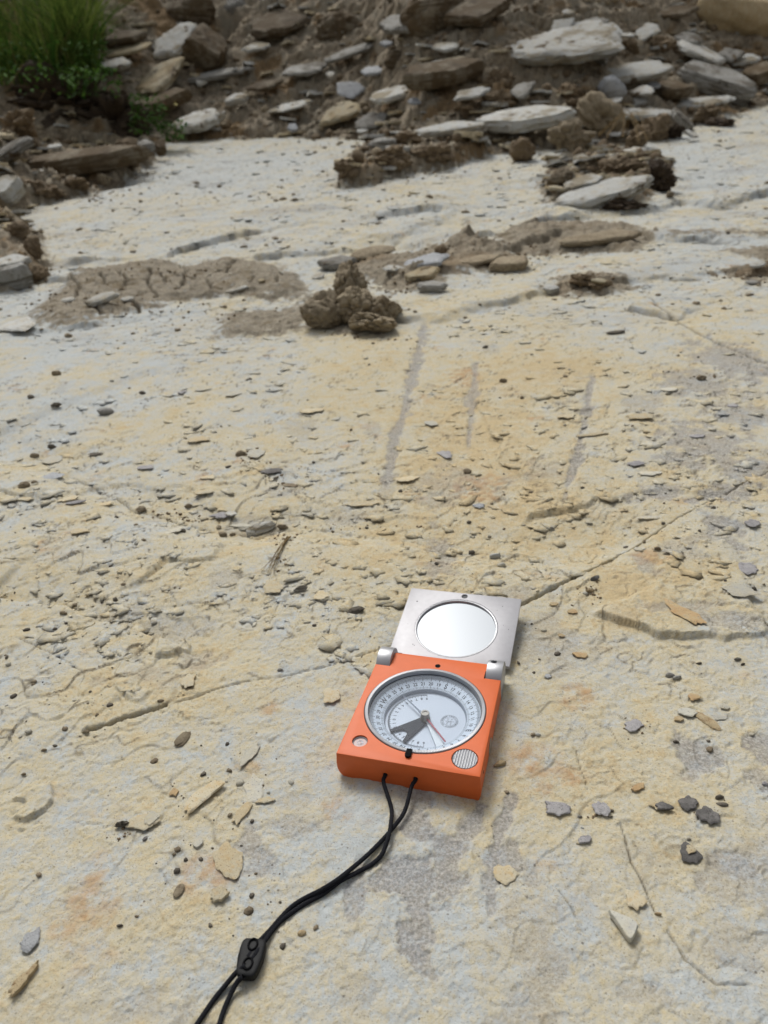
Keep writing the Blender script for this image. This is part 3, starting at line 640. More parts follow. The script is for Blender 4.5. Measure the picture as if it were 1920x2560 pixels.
Cd(1764, 288, 62, 52, 'soil', 'brown clod below the flat white slab at right', lump=.35)
Cd(1416, 230, 62, 42, 'soil', 'brown clod under the largest white slab', lump=.3)
Cd(1440, 265, 60, 34, 'soil', 'brown clod between the long white slabs', lump=.35)
Cd(1650, 118, 90, 52, 'soil', 'brown soil lump left of the sloping white slab', lump=.35)
Cd(1570, 120, 60, 44, 'soil', 'brown soil lump right of the largest white slab', lump=.35)
Cd(1800, 307, 76, 22, 'darksoil', 'low dark crumb heap on the white rock at right', lump=.36)
Cd(1240, 255, 110, 46, 'soil', 'soil heap left of the grey chip below the dark hollow', lump=.33)
Cd(1170, 275, 120, 56, 'soil', 'soil heap behind the curved pale slab', lump=.33)
Cd(1850, 48, 250, 120, 'ochre', 'large ochre and cream boulder face at the top right corner', 'boulder', .12, .75, cat='boulder', group='boulders on the slope', lvl=4)
Cd(1085, 70, 200, 140, 'brown', 'large brown rounded rock face high on the middle of the slope', 'boulder', .14, .7, cat='boulder', group='boulders on the slope', lvl=4, push=.08)
Cd(850, 95, 150, 110, 'brown', 'brown rock face left of the middle near the top', 'boulder', .16, .7, cat='boulder', group='boulders on the slope', lvl=4, push=.1)
for a in ((700, 60, 150, 60, 'brown', 'brown slab bedded in the slope left of the middle near the top edge'), (1190, 30, 170, 70, 'brown', 'large tan brown slab face near the top edge left of the white shard'), (1010, 60, 120, 50, 'grey', 'grey brown slab bedded high in the middle of the slope'),
          (760, 175, 110, 30, 'grey', 'grey slab bedded in the slope above the thin pale slab'), (660, 215, 90, 26, 'brown', 'brown slab left of the tiny white chip on the slope'), (1180, 235, 90, 26, 'pale', 'pale slab left of the grey chip under the dark hollow'), (1480, 60, 80, 26, 'grey', 'grey slab above the right end of the largest white slab'),
          (1690, 30, 110, 30, 'brown', 'brown slab left of the ochre boulder at the top edge'), (1860, 150, 70, 26, 'pale', 'pale slab right of the square grey block'), (1480, 262, 60, 18, 'pale', 'pale sliver above the long white slab with brown side'), (640, 118, 70, 22, 'pale', 'pale chip right of the dark block standing on edge'), (1050, 205, 60, 18, 'pale', 'pale chip above the wavy white slab')):
    S(*a, .35, 30, 6, 0)
# slab with clods on the white rock
S(1503, 488, 256, 66, 'pale', 'pale slab propped up with clods on top, alone on the white rock at right', .48, 8, 12, 0, corners=6, layers=9)
Cd(1652, 442, 92, 82, 'darksoil', 'dark knobbly clod at the right end of the propped pale slab', lump=.34, lvl=4)
Cd(1552, 420, 116, 54, 'soil', 'brown clod with dry roots on the propped pale slab', lump=.36)
Cd(1400, 446, 66, 50, 'brown', 'grey brown lump at the left end of the propped pale slab', 'stone', .2, .5, cat='stone', group='stones in the debris')
S(1455, 453, 92, 26, 'pale', 'white flake on top of the propped pale slab', .25, 22, 10, 0, push=-.05)
S(1453, 398, 46, 32, 'pale', 'pale chip between the tan clod and the propped pale slab', .3, 40, -5, 0)
Cd(1470, 410, 60, 40, 'clay', 'tan lump behind the pale chip near the propped slab', lump=.35)
Cd(1560, 515, 120, 34, 'darksoil', 'dark soil under the propped pale slab', lump=.33)
Cd(1675, 487, 24, 18, 'peb_b', 'small brown pebble right of the propped pale slab', 'pebble', .2, .5, 3, cat='pebble', group='pebbles on the rock')
# middle cluster
Cd(876, 708, 112, 112, 'clay', 'upper lump of the tall tan clod in the middle', lump=.26, facet=.55, lvl=5)
Cd(822, 780, 128, 100, 'clay', 'lower left lump of the middle clod with a smooth pale face', lump=.26, facet=.55, lvl=5)
Cd(882, 768, 104, 100, 'clay', 'central lump under the tall tan clod', lump=.26, facet=.55, lvl=5)
Cd(953, 776, 86, 76, 'clay', 'right brown lump of the middle clod cluster', lump=.26, facet=.55, lvl=5)
Cd(932, 812, 128, 62, 'clay', 'front lump of the middle clod cluster with a pale tip', lump=.26, facet=.55, lvl=5)
S(842, 658, 98, 40, 'grey', 'grey stone with pale top left of the middle stones', .45, 20, 2, 0, corners=5)
S(796, 691, 34, 16, 'pale', 'small white chip left of the tall tan clod', .3, 18, 8, 0)
Cd(931, 632, 124, 22, 'clay', 'smooth cream and brown stone behind the tall tan clod', 'stone', .06, .2, cat='stone', group='stones in the debris')
S(1068, 654, 112, 38, 'blue', 'blue grey slab in the row of stones right of the tall tan clod', .35, 14, 10, 0, corners=5)
S(1056, 687, 88, 42, 'cream', 'cream block below the blue grey slab', .4, 18, 10, 0, corners=5, name='stone_block')
S(1080, 716, 76, 32, 'grey', 'purple grey block at the front of the row of stones', .55, 16, -4, 0, corners=5, name='stone_block')
S(986, 671, 56, 16, 'pale', 'thin white chip left of the cream block', .3, 12, -6, 0)
Cd(1102, 625, 36, 28, 'soil', 'round brown pebble above the blue grey slab', lump=.2)
S(1272, 660, 96, 44, 'clay', 'crumbling layered brown mud plate right of the row of stones', .5, 12, 4, 0, layers=11)
S(1200, 650, 110, 26, 'clay', 'brown mud ridge left of the layered mud plate', .4, 12, 8, 0, layers=9)
S(1500, 596, 200, 36, 'clay', 'broad brown mud plate below the propped pale slab', .45, 4, 2, 0, layers=9, corners=7)
Cd(1455, 702, 64, 40, 'soil', 'dark knobbly crumb heap on the cream rock at right', lump=.33)
Cd(1500, 712, 70, 34, 'soil', 'brown crumbs right of the dark knobbly heap', lump=.33)
S(1376, 724, 42, 26, 'pale', 'pale pebble left of the dark knobbly heap', .5, 15, 0, 0)
S(1496, 702, 38, 16, 'cream', 'small cream pebble on the dark knobbly heap', .4, 20, -8, 0, push=-.02)
Cd(1880, 680, 130, 22, 'soil', 'dark crumb strip at the right edge', lump=.36)
S(1894, 662, 38, 14, 'pale', 'white chip on the dark crumb strip at the right edge', .3, 20, 8, 0, push=-.02)
S(1880, 706, 40, 14, 'grey', 'grey chip just below the dark crumb strip at the right edge', .4, 10, 0, 0)
S(257, 746, 88, 32, 'pale', 'white chip resting on the cracked mud at left', .4, 14, 10, 0)
S(592, 723, 60, 14, 'pale', 'thin white chip on the cracked mud right of centre', .35, 10, 10, 0)
S(654, 702, 18, 12, 'cream', 'tiny cream chip on the cracked mud', .5, 10, 0, 0)
S(46, 812, 100, 44, 'pale', 'flat white flake at the left edge below the cracked mud', .12, 6, 4, 0, corners=5)
S(170, 750, 34, 12, 'pale', 'small pale chip left of the white chip on the cracked mud', .3, 10, 0, 0)
S(318, 748, 34, 12, 'pale', 'small pale chip right of the white chip on the cracked mud', .3, 10, 0, 0)

# ---- stones and flakes on the near rock, snapped to the surface
def near_pos(px, py):
    P = G(px, py)
    for _ in range(3):
        d = pixray(px, py); z = H(P[0], P[1]); t = (z-CAMZ)/d[2] if abs(d[2]) > 1e-3 else 1
        P = CAM+d*t if y_ok(CAM+d*t) else P
    return P
def y_ok(P): return .1 < P[1] < 2.4
def pebble(px, py, w, hh, mat, label, lump=.16, facet=.55, yaw=0, lvl=3, flat=.6, name='pebble', cat='pebble', group='pebbles on the near rock'):
    r = rg(); P = near_pos(px, py); s = scl(P); rx = w*s/2; rz_ = rx*flat if w < hh*2 else hh*s*.42; el = math.atan2(CAMZ, P[1])
    ry = max((hh*s*.5-rz_*math.cos(el))/math.sin(el), rx*.45) if hh > 0 else rx
    V, F = clod_mesh(r, rx, ry, rz_, lvl, lump, facet); z = H(P[0], P[1])+rz_*.55
    return tag(put(name, V, F, M[mat], (P[0], P[1], z), (0, 0, math.radians(yaw)), ang=30), label, cat, group)
def flake(px, py, w, l, mat, label, yaw=0, th=.0012, tilt=3, tx=0, corners=None, rough=.13, lift=0, name='rock_flake', group='loose flakes on the near rock', n=44):
    """w, l: width and length in photo pixels before foreshortening by the view; yaw turns it on the ground"""
    th *= .65; tilt *= .55; r = rg(); P = near_pos(px, py); s = scl(P); el = math.atan2(CAMZ, P[1])
    V, F = slab_mesh(r, w*s, l*s/math.sin(el), th, n=n, layers=4, rough=rough, corners=corners, dome=.1, roundness=.10)
    z = H(P[0], P[1])+th*.5+l*s/2*abs(math.sin(math.radians(tilt)))*.8+lift+.0002
    R = (Matrix.Rotation(math.radians(-tilt), 3, 'X') @ Matrix.Rotation(math.radians(tx), 3, 'Y') @ Matrix.Rotation(math.radians(yaw), 3, 'Z')).to_euler()
    return tag(put(name, V, F, M[mat], (P[0], P[1], z), R), label, 'rock flake', group)
Pb, Fk = pebble, flake
Pb(654, 1328, 78, 34, 'pale', 'white oblong stone lying by the dry straw left of the lid', .10, .5, 22, 4, .3)
Pb(266, 1035, 40, 28, 'grey', 'oblong grey pebble on the pale rock at left', .12, .4, 25, 3, .5)
Pb(142, 938, 26, 18, 'clay', 'tan pebble at the far left above the dark pebbles')
Pb(142, 1020, 28, 18, 'peb_d', 'dark crumb below the tan pebble at far left', .3)
Pb(78, 995, 20, 16, 'peb_d', 'small dark crumb left of the other dark crumb at far left', .3)
Pb(131, 1121, 22, 16, 'peb_d', 'small dark pebble above the left end of the dark trough')
Pb(88, 1143, 24, 15, 'peb_b', 'small brown pebble left of the dark pebble by the trough')
Pb(61, 1218, 32, 26, 'peb_b', 'brown pebble on the left edge ledge')
Pb(354, 1277, 26, 26, 'peb_b', 'brown pebble standing just below the trough', .2)
Pb(356, 985, 18, 12, 'peb_d', 'tiny dark pebble on the pale rock above left')
Pb(602, 1138, 26, 14, 'peb_b', 'brown grey pebble in the crumbs left of the grey streak')
Pb(752, 1476, 36, 24, 'grey', 'grey chip left of the compass lid', .12, .6, 20, 3, .5)
Pb(890, 1529, 46, 18, 'peb_d', 'dark woody fragment left of the compass lid', .2, .2, 10, 4, .4, 'bark_fragment', 'bark fragment')
Pb(159, 1535, 20, 16, 'peb_b', 'small brown pebble on the raised lower left rock')
Pb(558, 1340, 22, 18, 'peb_b', 'brown pebble left of the white oblong stone', .2)
Pb(582, 1338, 16, 12, 'peb_b', 'smaller brown pebble between its neighbour and the white oblong stone')
Pb(707, 1322, 28, 20, 'peb_b', 'brown pebble at the right tip of the white oblong stone', .2)
Pb(547, 1320, 12, 14, 'peb_b', 'tiny brown pebble above the brown pair left of the white stone')
Pb(472, 1270, 22, 12, 'peb_b', 'brown crumb in the trough', .3)
Pb(786, 1565, 12, 10, 'peb_d', 'tiny dark pebble left of the lid hinge')
Pb(1238, 1395, 30, 20, 'pale', 'larger white pebble of the pair above the compass lid', .1, .7)
Pb(1253, 1416, 22, 18, 'flake_w', 'smaller pale pebble of the pair above the compass lid', .1, .7)
Pb(1169, 1182, 22, 20, 'peb_b', 'angular brown pebble in the middle of the ochre rock', .1, .8)
Pb(1754, 949, 26, 20, 'peb_b', 'brown crumb on the grey stain at upper right', .3)
Pb(1258, 955, 20, 12, 'peb_b', 'small brown pebble on the ochre rock up the middle')
Pb(1487, 1449, 24, 20, 'flake_d', 'dark grey crumb below the long fracture', .3)
Pb(1474, 1480, 22, 14, 'ochre', 'ochre brown crumb under the dark grey crumb', .3)
Pb(1643, 1374, 18, 14, 'peb_b', 'small brown pebble on the fracture')
Pb(1379, 1323, 12, 10, 'peb_d', 'tiny dark pebble above the fracture')
Pb(1213, 870, 14, 10, 'peb_d', 'tiny dark pebble high on the ochre rock')
Pb(1539, 833, 50, 11, 'peb_d', 'dark twig like splinter on the cream rock at right', .1, .1, 8, 3, .2, 'wood_splinter', 'wood splinter')
Pb(458, 1850, 30, 50, 'peb_b', 'brown ribbed elongated stone left of the compass', .12, .4, -28, 4, .45)
Pb(386, 1905, 20, 20, 'peb_b', 'round brown pebble left of the ribbed elongated stone')
Pb(306, 2064, 40, 28, 'peb_d', 'dark crumbly pebble left of the large lower left flakes', .35, .1)
Pb(448, 2228, 24, 38, 'peb_b', 'flat brown oval pebble below the cream flake at lower left', .06, .3, -10, 4, .4)
Pb(98, 2189, 16, 15, 'peb_b', 'small brown pebble at the far left of the foreground')
Pb(300, 2316, 16, 12, 'peb_d', 'small dark pebble in the blurred foreground at left')
Pb(342, 2292, 12, 10, 'peb_b', 'tiny brown pebble in the blurred foreground at left')
Pb(700, 1677, 14, 12, 'grey', 'small round grey pebble above the left fracture')
Pb(406, 1767, 20, 10, 'peb_b', 'brown crumb in the left fracture', .3)
Pb(215, 1832, 18, 12, 'peb_b', 'brown crumb at the left end of the left fracture', .3)
Pb(110, 1877, 16, 12, 'peb_b', 'small brown crumb at left below the fracture')
Pb(138, 1866, 12, 10, 'peb_d', 'tiny dark crumb at left below the fracture')
Pb(60, 1937, 14, 10, 'peb_b', 'tiny brown pebble at the left edge of the foreground')
Pb(755, 2335, 22, 20, 'ochre', 'ochre pebble beside the lanyard', .15, .4)
Pb(790, 2320, 14, 16, 'peb_b', 'tiny brown pebble right of the ochre pebble by the lanyard')
Pb(363, 2098, 12, 14, 'flake_d', 'tiny dark pebble below the lower left flakes')
Pb(1249, 1911, 36, 18, 'ochre', 'brown wedge chip at the right front corner of the compass', .1, .8, 15, 3, .35)
Pb(1267, 1981, 12, 13, 'peb_b', 'tiny dark red pebble below the compass corner')
Pb(1449, 2043, 14, 10, 'grey', 'tiny grey pebble between the two lilac flakes')
Pb(1529, 2028, 12, 10, 'peb_d', 'tiny dark pebble right of the smaller lilac flake')
Pb(1524, 2042, 16, 8, 'peb_d', 'dark crumb below the smaller lilac flake')
Pb(1799, 1996, 24, 16, 'peb_d', 'dark square pebble above the dark splinter at right', .15, .7)
Pb(1805, 2012, 30, 10, 'peb_d', 'dark splinter under the dark square pebble at right', .1, .5, -14)
Pb(1765, 1802, 26, 66, 'ochre', 'elongated ochre stone pointing down right', .08, .5, 32, 4, .35)
Pb(1675, 1692, 24, 18, 'grey', 'left of two grey pebbles at middle right', .1, .7)
Pb(1692, 1697, 24, 18, 'grey', 'right of two grey pebbles at middle right', .1, .7)
Pb(1774, 1876, 18, 20, 'peb_b', 'brown pebble on the grey stain at right', .15)
Pb(1771, 1854, 10, 10, 'peb_d', 'tiny dark pebble above the grey stain at right')
Pb(1747, 1660, 14, 10, 'peb_d', 'tiny black pebble at right')
Pb(1857, 1662, 12, 8, 'peb_d', 'tiny black pebble close to the right edge')
Pb(1844, 1650, 20, 10, 'grey', 'flat grey chip close to the right edge')
Pb(1879, 1838, 16, 14, 'flake_w', 'small pale chip above the right edge grey stain')
Pb(1690, 1857, 16, 9, 'peb_d', 'small dark oval pebble left of the grey stain at right')
Pb(1333, 1838, 14, 12, 'peb_b', 'small brown pebble right of the compass body')
Pb(1345, 1838, 14, 12, 'pale', 'small white pebble right of the compass body')
Pb(1912, 1962, 16, 16, 'flake_g', 'small lilac grey pebble at the right edge')
Pb(1722, 2099, 12, 10, 'pale', 'tiny white pebble above the dark ring shaped crust')
Pb(1645, 2287, 18, 12, 'ochre', 'small ochre pebble at the end of the thin crack', .1)
Pb(1456, 2070, 8, 8, 'pale', 'tiny white pebble below the lilac flakes')
Pb(1446, 2110, 12, 10, 'flake_y', 'tiny cream pebble below the lilac flakes')
# flakes
Fk(508, 1992, 46, 92, 'flake_y', 'large ragged flake left of the lanyard, pointing up right', -40, .0026, 3, -3, rough=.07, corners=6)
Fk(360, 2058, 88, 42, 'flake_y', 'ragged cream flake beside the dark crumbly pebble', 8, .0014, 4)
Fk(382, 2052, 40, 36, 'flake_w', 'pale grey flake lying on the ragged cream flake', -10, .001, 4, lift=.0012)
Fk(664, 2003, 50, 18, 'flake_y', 'small curled cream flake above the thin right angled crack', 0, .0012, 14)
Fk(638, 1975, 56, 78, 'flake_w', 'pale flake flush with the rock above the curled cream flake', 25, .0009, 1)
Fk(605, 2035, 30, 56, 'flake_y', 'cream flake left of the thin right angled crack', -30, .0014, 3)
Fk(575, 2155, 74, 96, 'flake_y', 'leaf shaped cream flake left of the grey stain at lower left', 35, .0014, 2)
Fk(552, 2240, 50, 36, 'flake_y', 'rounded tan flake below the leaf shaped cream flake', 0, .0028, 3)
Fk(495, 2112, 28, 24, 'flake_w', 'small pale flake above the leaf shaped cream flake', 0, .002, 2)
Fk(435, 1983, 26, 24, 'rust', 'small rusty square flake left of the large ragged flake', 20, .0012, 3, corners=4)
Fk(80, 2352, 50, 58, 'blue', 'round pale blue grey flake at lower left', -15, .0018, 3)
Fk(64, 2450, 30, 84, 'ochre', 'long orange tan chip near the lower left corner', -28, .003, 2)
Fk(472, 1705, 40, 34, 'flake_y', 'five sided cream flake above the left fracture', 15, .0018, 5, corners=5)
Fk(829, 1742, 52, 42, 'flake_y', 'pale yellow flake left of the hinge', -10, .0014, 7, corners=5)
Fk(625, 1890, 30, 66, 'flake_w', 'long pale flake between ribbed stone and compass', -25, .0012, 4)
Fk(1394, 2027, 68, 36, 'flake_g', 'larger lilac grey flake right of the compass front', -16, .0022, 3)
Fk(1503, 2025, 46, 34, 'flake_g', 'smaller lilac grey flake right of the compass front', -22, .002, 3)
Fk(1640, 2012, 42, 30, 'flake_y', 'cream chip under the dark flake at right', 10, .0014, 3)
Fk(1660, 2024, 48, 20, 'flake_d', 'dark flake lying on the cream chip at right', -14, .0022, 3, lift=.0012)
Fk(1722, 2012, 50, 36, 'flake_d', 'upper half of the dark crust at right', 10, .0022, 2, rough=.14)
Fk(1768, 2042, 58, 44, 'flake_d', 'lower half of the dark crust at right', -20, .0026, 2, rough=.14)
Fk(1724, 2134, 56, 52, 'flake_d', 'dark ring shaped crust with a cream middle', 0, .0014, 2, rough=.15)
Fk(1726, 2130, 26, 22, 'flake_y', 'cream middle of the dark ring shaped crust', 0, .001, 0, lift=.0012)
Fk(1563, 2322, 62, 72, 'flake_w', 'triangular pale grey chip pointing down at lower right', 0, .0045, 3, corners=3, rough=.03)
Fk(1589, 2253, 56, 48, 'flake_y', 'cream flake above the triangular chip', -25, .0016, 3)
Fk(1265, 2190, 66, 50, 'flake_y', 'cream flake peeling below the grey streaks', 0, .0014, 5)
Fk(1718, 1783, 50, 24, 'flake_w', 'ragged pale flake left of the elongated ochre stone', -10, .0014, 6, rough=.14)
Fk(1696, 1800, 26, 14, 'rust', 'rusty chip below the ragged pale flake', 0, .0016, 3)
Fk(1800, 1796, 40, 16, 'flake_w', 'thin pale flake right of the elongated ochre stone', -8, .0012, 5)
Fk(1734, 1744, 32, 18, 'rust', 'small orange brown flake at right', 15, .0016, 4)
Fk(1594, 1971, 44, 16, 'rust', 'narrow flake with a rusty orange tip', 24, .0016, 3)
Fk(1462, 2102, 36, 18, 'flake_g', 'pale grey flake below the lilac flakes', 0, .0018, 4)
Fk(1584, 1816, 52, 34, 'flake_g', 'crumbling lilac flake above the rusty tipped flake', 0, .0014, 4, rough=.16)
Fk(1811, 1770, 24, 14, 'flake_w', 'small white flake at middle right', 0, .0014, 5)
Fk(1866, 1424, 56, 36, 'flake_g', 'dark grey flake near the right edge below the fracture', -10, .0016, 4)
Fk(1880, 1311, 40, 26, 'flake_g', 'folded grey flake near the right edge above the fracture', -40, .0018, 10)
Fk(1706, 1532, 50, 84, 'rust', 'ochre flake standing loose over the small scarp', 25, .0016, 2, corners=5)
Fk(1850, 1478, 90, 40, 'flake_w', 'pale flake edge near the right edge above the grey scarp', -20, .0014, 5)
Fk(1430, 1531, 26, 12, 'rust', 'tiny orange flake right of the compass lid', 0, .0012, 4)
Fk(1385, 1512, 24, 10, 'rust', 'tiny tan flake right of the lid corner', 0, .0012, 4)
Fk(1404, 1591, 18, 10, 'rust', 'tiny rusty flake right of the lid', 0, .0012, 4)
Fk(1450, 1640, 40, 16, 'rust', 'thin tan flake right of the hinge', -10, .0012, 5)
Fk(1370, 1693, 20, 12, 'blue', 'small bluish flake right of the hinge', 0, .0014, 4)
Fk(1600, 1044, 74, 22, 'flake_y', 'raised yellow flake edge at upper right', 8, .002, 12)
Fk(1744, 1092, 42, 12, 'flake_g', 'thin grey flake on the stained rock at upper right', 0, .0016, 8)
Fk(1672, 976, 46, 14, 'flake_w', 'thin curled flake above the stained rock', -14, .0016, 12)
Fk(1414, 1043, 48, 16, 'flake_y', 'curled cream flake left of the grey streak', -5, .0016, 12)
Fk(1116, 1138, 34, 24, 'flake_g', 'grey flake beside the middle grey streak', 20, .0016, 8)
Fk(1078, 1060, 34, 18, 'flake_w', 'pale flake left of the middle grey streak', 24, .0016, 10)
Fk(1020, 1200, 66, 16, 'flake_y', 'raised flake edge between the two left grey streaks', 12, .0016, 12)
Fk(1480, 1088, 84, 8, 'flake_y', 'thin straight flake edge right of the thin grey streak', 4, .0014, 8)
Fk(1196, 1268, 32, 14, 'blue', 'small bluish flake in the middle of the ochre rock', -10, .0016, 6)
Fk(1600, 1375, 34, 12, 'flake_w', 'curved pale flake on the lens shaped rock above the fracture', -6, .0014, 10)
Fk(1620, 1297, 60, 10, 'flake_w', 'thin flake edge above the fracture', -4, .0014, 8)
Fk(1625, 1186, 60, 12, 'flake_w', 'pair of thin pale flakes below the curled grey ones', -14, .0016, 6)
Fk(1590, 1160, 46, 16, 'flake_g', 'curled grey green flake left of the grey stain', 10, .0016, 8)
Fk(1830, 1015, 30, 12, 'flake_g', 'small lilac flake on the stained rock', -20, .0014, 8)
Fk(133, 1192, 58, 22, 'blue', 'pale grey flake with a lifted rim at far left', 0, .0018, 8)
Fk(135, 1150, 50, 26, 'flake_w', 'grey white flake above the lifted rim flake at far left', 0, .0014, 6)
Fk(434, 1328, 46, 14, 'flake_w', 'narrow grey white flake below the trough', 28, .0018, 10)
Fk(555, 1292, 66, 18, 'flake_g', 'layered grey flake in the trough', -14, .0024, 10)
Fk(580, 1296, 34, 12, 'pale', 'white chip on the layered grey flake in the trough', -18, .002, 8, lift=.002)
Fk(602, 1316, 60, 10, 'flake_w', 'thin pale flake left of the white oblong stone', -5, .0016, 4)
Fk(495, 1100, 60, 22, 'flake_y', 'lifted cream flake on the upper left rock', 24, .0018, 12)
Fk(365, 1170, 46, 12, 'flake_g', 'small dark rimmed flake on the upper left rock', -6, .0016, 10)
Fk(780, 1028, 66, 16, 'flake_y', 'curved flake left of the grey streaks', 8, .0016, 10)
Fk(585, 987, 46, 12, 'flake_w', 'thin pale flake near the upper middle left', 8, .0014, 10)
Fk(510, 975, 50, 8, 'flake_w', 'dark edged sliver left of the thin pale flake', 4, .0014, 8)
Fk(455, 983, 22, 10, 'flake_g', 'small dark wedge flake on the upper left rock', 0, .0018, 10)
Fk(240, 1136, 40, 8, 'peb_d', 'thin dark sliver on the upper left rock', -3, .001, 2)
Fk(725, 1214, 50, 9, 'peb_b', 'brown bark sliver left of the grey streak', -20, .001, 2)
Fk(680, 1180, 60, 16, 'flake_d', 'dark crumbly flake above the brown bark sliver', 10, .0018, 8, rough=.16)
Fk(640, 1136, 50, 26, 'flake_w', 'broken pale flake with crumbs at middle left', 0, .0016, 8, rough=.16)
Fk(520, 1195, 40, 12, 'flake_y', 'tan flake below the small dark rimmed flake', 0, .0014, 8)
Fk(510, 1236, 54, 14, 'flake_y', 'lifted tan flake just above the trough', 10, .0018, 10)
Fk(905, 1262, 90, 14, 'flake_y', 'flake rim in the scaly patch left of the lid', -4, .0016, 8)
Fk(680, 1470, 50, 40, 'flake_y', 'ochre flake beside the grey chip', 30, .0016, 5)
Fk(800, 1492, 40, 26, 'flake_y', 'small ochre flake right of the grey chip', 20, .0016, 6)
Fk(60, 1250, 66, 12, 'flake_y', 'pale yellow flake rim at the left edge', -6, .002, 10)
Fk(200, 1330, 50, 16, 'flake_y', 'tan flake left of the brown standing pebble', 20, .0018, 10)
Fk(170, 1250, 56, 14, 'flake_y', 'slanted tan flake below the lifted rim flake', 28, .0018, 10)
Fk(190, 1258, 50, 10, 'flake_g', 'grey sliver next to the slanted tan flake', 16, .0016, 10)
Fk(265, 1262, 44, 12, 'flake_y', 'tan flake left of the crumbs in the trough', 20, .0016, 10)

# ------------------------------------------------------------------ uncountable debris
def scatter_lumps(name, pts, sizes, mat, flat=.6, lvl=1, seed=1, lift=.3):
    r = np.random.default_rng(seed); V0, F0 = ico(lvl); n = len(pts); Vs = []; k = len(V0)
    for i in range(n):
        v = V0*(1+r.uniform(-.28, .28, (k, 1)))*np.array([r.uniform(.7, 1.3), r.uniform(.7, 1.2), flat*r.uniform(.7, 1.3)])*sizes[i]
        a = r.uniform(0, 6.28); c_, s_ = math.cos(a), math.sin(a)
        v = np.stack([v[:, 0]*c_-v[:, 1]*s_, v[:, 0]*s_+v[:, 1]*c_, v[:, 2]], 1)+pts[i]; v[:, 2] += sizes[i]*flat*lift; Vs.append(v)
    F = (F0[None]+(np.arange(n)*k)[:, None, None]).reshape(-1, 3)
    return mesh_np(name, np.vstack(Vs), F, mat, False)
def scatter_flakes(name, pts, sizes, mat, th=.18, seed=2, tilt=(4, 22), asp=(.5, 1), sink=0):
    r = np.random.default_rng(seed); n = len(pts); k = 13; Vs = []; a0 = np.arange(k)/k*2*np.pi
    for i in range(n):
        rr = r.uniform(.45, 1.3, k); a = a0+r.uniform(-.25, .25, k); s = sizes[i]; t = (th if np.isscalar(th) else th[i])*s*r.uniform(.5, 1.5)
        P = np.stack([rr*np.cos(a)*s, rr*np.sin(a)*s*r.uniform(*asp)], 1)
        v = np.vstack([np.column_stack([P, t+r.uniform(-.1, .1, k)*t]), np.column_stack([P*.97, np.zeros(k)]), [[0, 0, t*1.05]]])
        yw = r.uniform(0, 6.28); c_, s_ = math.cos(yw), math.sin(yw); v = np.column_stack([v[:, 0]*c_-v[:, 1]*s_, v[:, 0]*s_+v[:, 1]*c_, v[:, 2]])
        al = -math.radians(r.uniform(*tilt)); ca, sa = math.cos(al), math.sin(al); be = math.radians(r.uniform(-5, 9)); cb_, sb = math.cos(be), math.sin(be)
        v = np.column_stack([v[:, 0], v[:, 1]*ca-v[:, 2]*sa, v[:, 1]*sa+v[:, 2]*ca]); v = np.column_stack([v[:, 0]*cb_+v[:, 2]*sb, v[:, 1], -v[:, 0]*sb+v[:, 2]*cb_])
        Vs.append(v+pts[i]+np.array([0, 0, -s*sa*.35*(1-sink)-t*.6*sink]))
    kk = 2*k+1; ar = np.arange(k); a1 = (ar+1) % k
    F0 = np.vstack([np.stack([ar+k, a1+k, a1], 1), np.stack([ar+k, a1, ar], 1), np.stack([ar, a1, np.full(k, 2*k)], 1)])
    F = (F0[None]+(np.arange(n)*kk)[:, None, None]).reshape(-1, 3)
    return mesh_np(name, np.vstack(Vs), F, mat, False)
def sample(n, y0, y1, umax=.68, mode='near', seed=0):
    """world points spread evenly over the ground, denser towards the lens"""
    r = np.random.default_rng(seed); e_ = r.uniform(0, 1, n)
    yv = 1/(1/y0+(1/y1-1/y0)*e_); xv = r.uniform(-umax, umax, n)*(yv+.15); return xv, yv, r
def clear_compass(xv, yv):
    q = np.stack([xv, yv], 1)-P_((35, 70, 0))[:2]; c_, s_ = math.cos(-PHI), math.sin(-PHI)
    lx = q[:, 0]*c_-q[:, 1]*s_; ly = q[:, 0]*s_+q[:, 1]*c_
    return ~((np.abs(lx) < .038) & (ly > -.074) & (ly < .083))
# thin flakes on the bedding plane
xv, yv, r = sample(16500, .14, 2.2, seed=3); r9 = np.random.default_rng(4); yf_ = r9.uniform(1.0, 3.4, 9000); yv = np.concatenate([yv, yf_]); xv = np.concatenate([xv, r9.uniform(-.62, .62, 9000)*(yf_+.15)])
dens = fbm(xv*10, yv*10, 3, 171)+.30*np.exp(-((yv-.62)/.25)**2)-.75*ss(.42, .26, yv)
k = (dens > .06) & clear_compass(xv, yv) & (SO(xv, yv) < .3) & ((yv < 1.6) | (dens > .02)); xv, yv = xv[k], yv[k]
sz = (.0012+.0075*r.uniform(0, 1, len(xv))**4.5)*(.55+.45*ss(.2, .4, yv))*(1+.5*yv); pts = np.stack([xv, yv, H(xv, yv)], 1)
fo = scatter_flakes('small_flakes', pts, sz, gm, .040+.11*ss(.8, 2.0, yv), 5, (.5, 5.5), (.45, .95), 1); lo, ls, lsoil = LAY(xv, yv); m_ = len(fo.data.vertices)//len(pts)
lo = np.clip(lo+r.uniform(-.15, .15, len(lo)), 0, 1); ca_ = np.stack([lo, ls*(r.uniform(0, 1, len(lo)) > .5), lsoil*0, np.ones_like(lo)], 1)
a = fo.data.attributes.new('lay', 'FLOAT_COLOR', 'POINT'); a.data.foreach_set('color', np.repeat(ca_, m_, 0).astype(np.float32).ravel())
tag(fo, 'thousands of small flakes scaling off the limestone surface', 'rock flakes', kind='stuff')
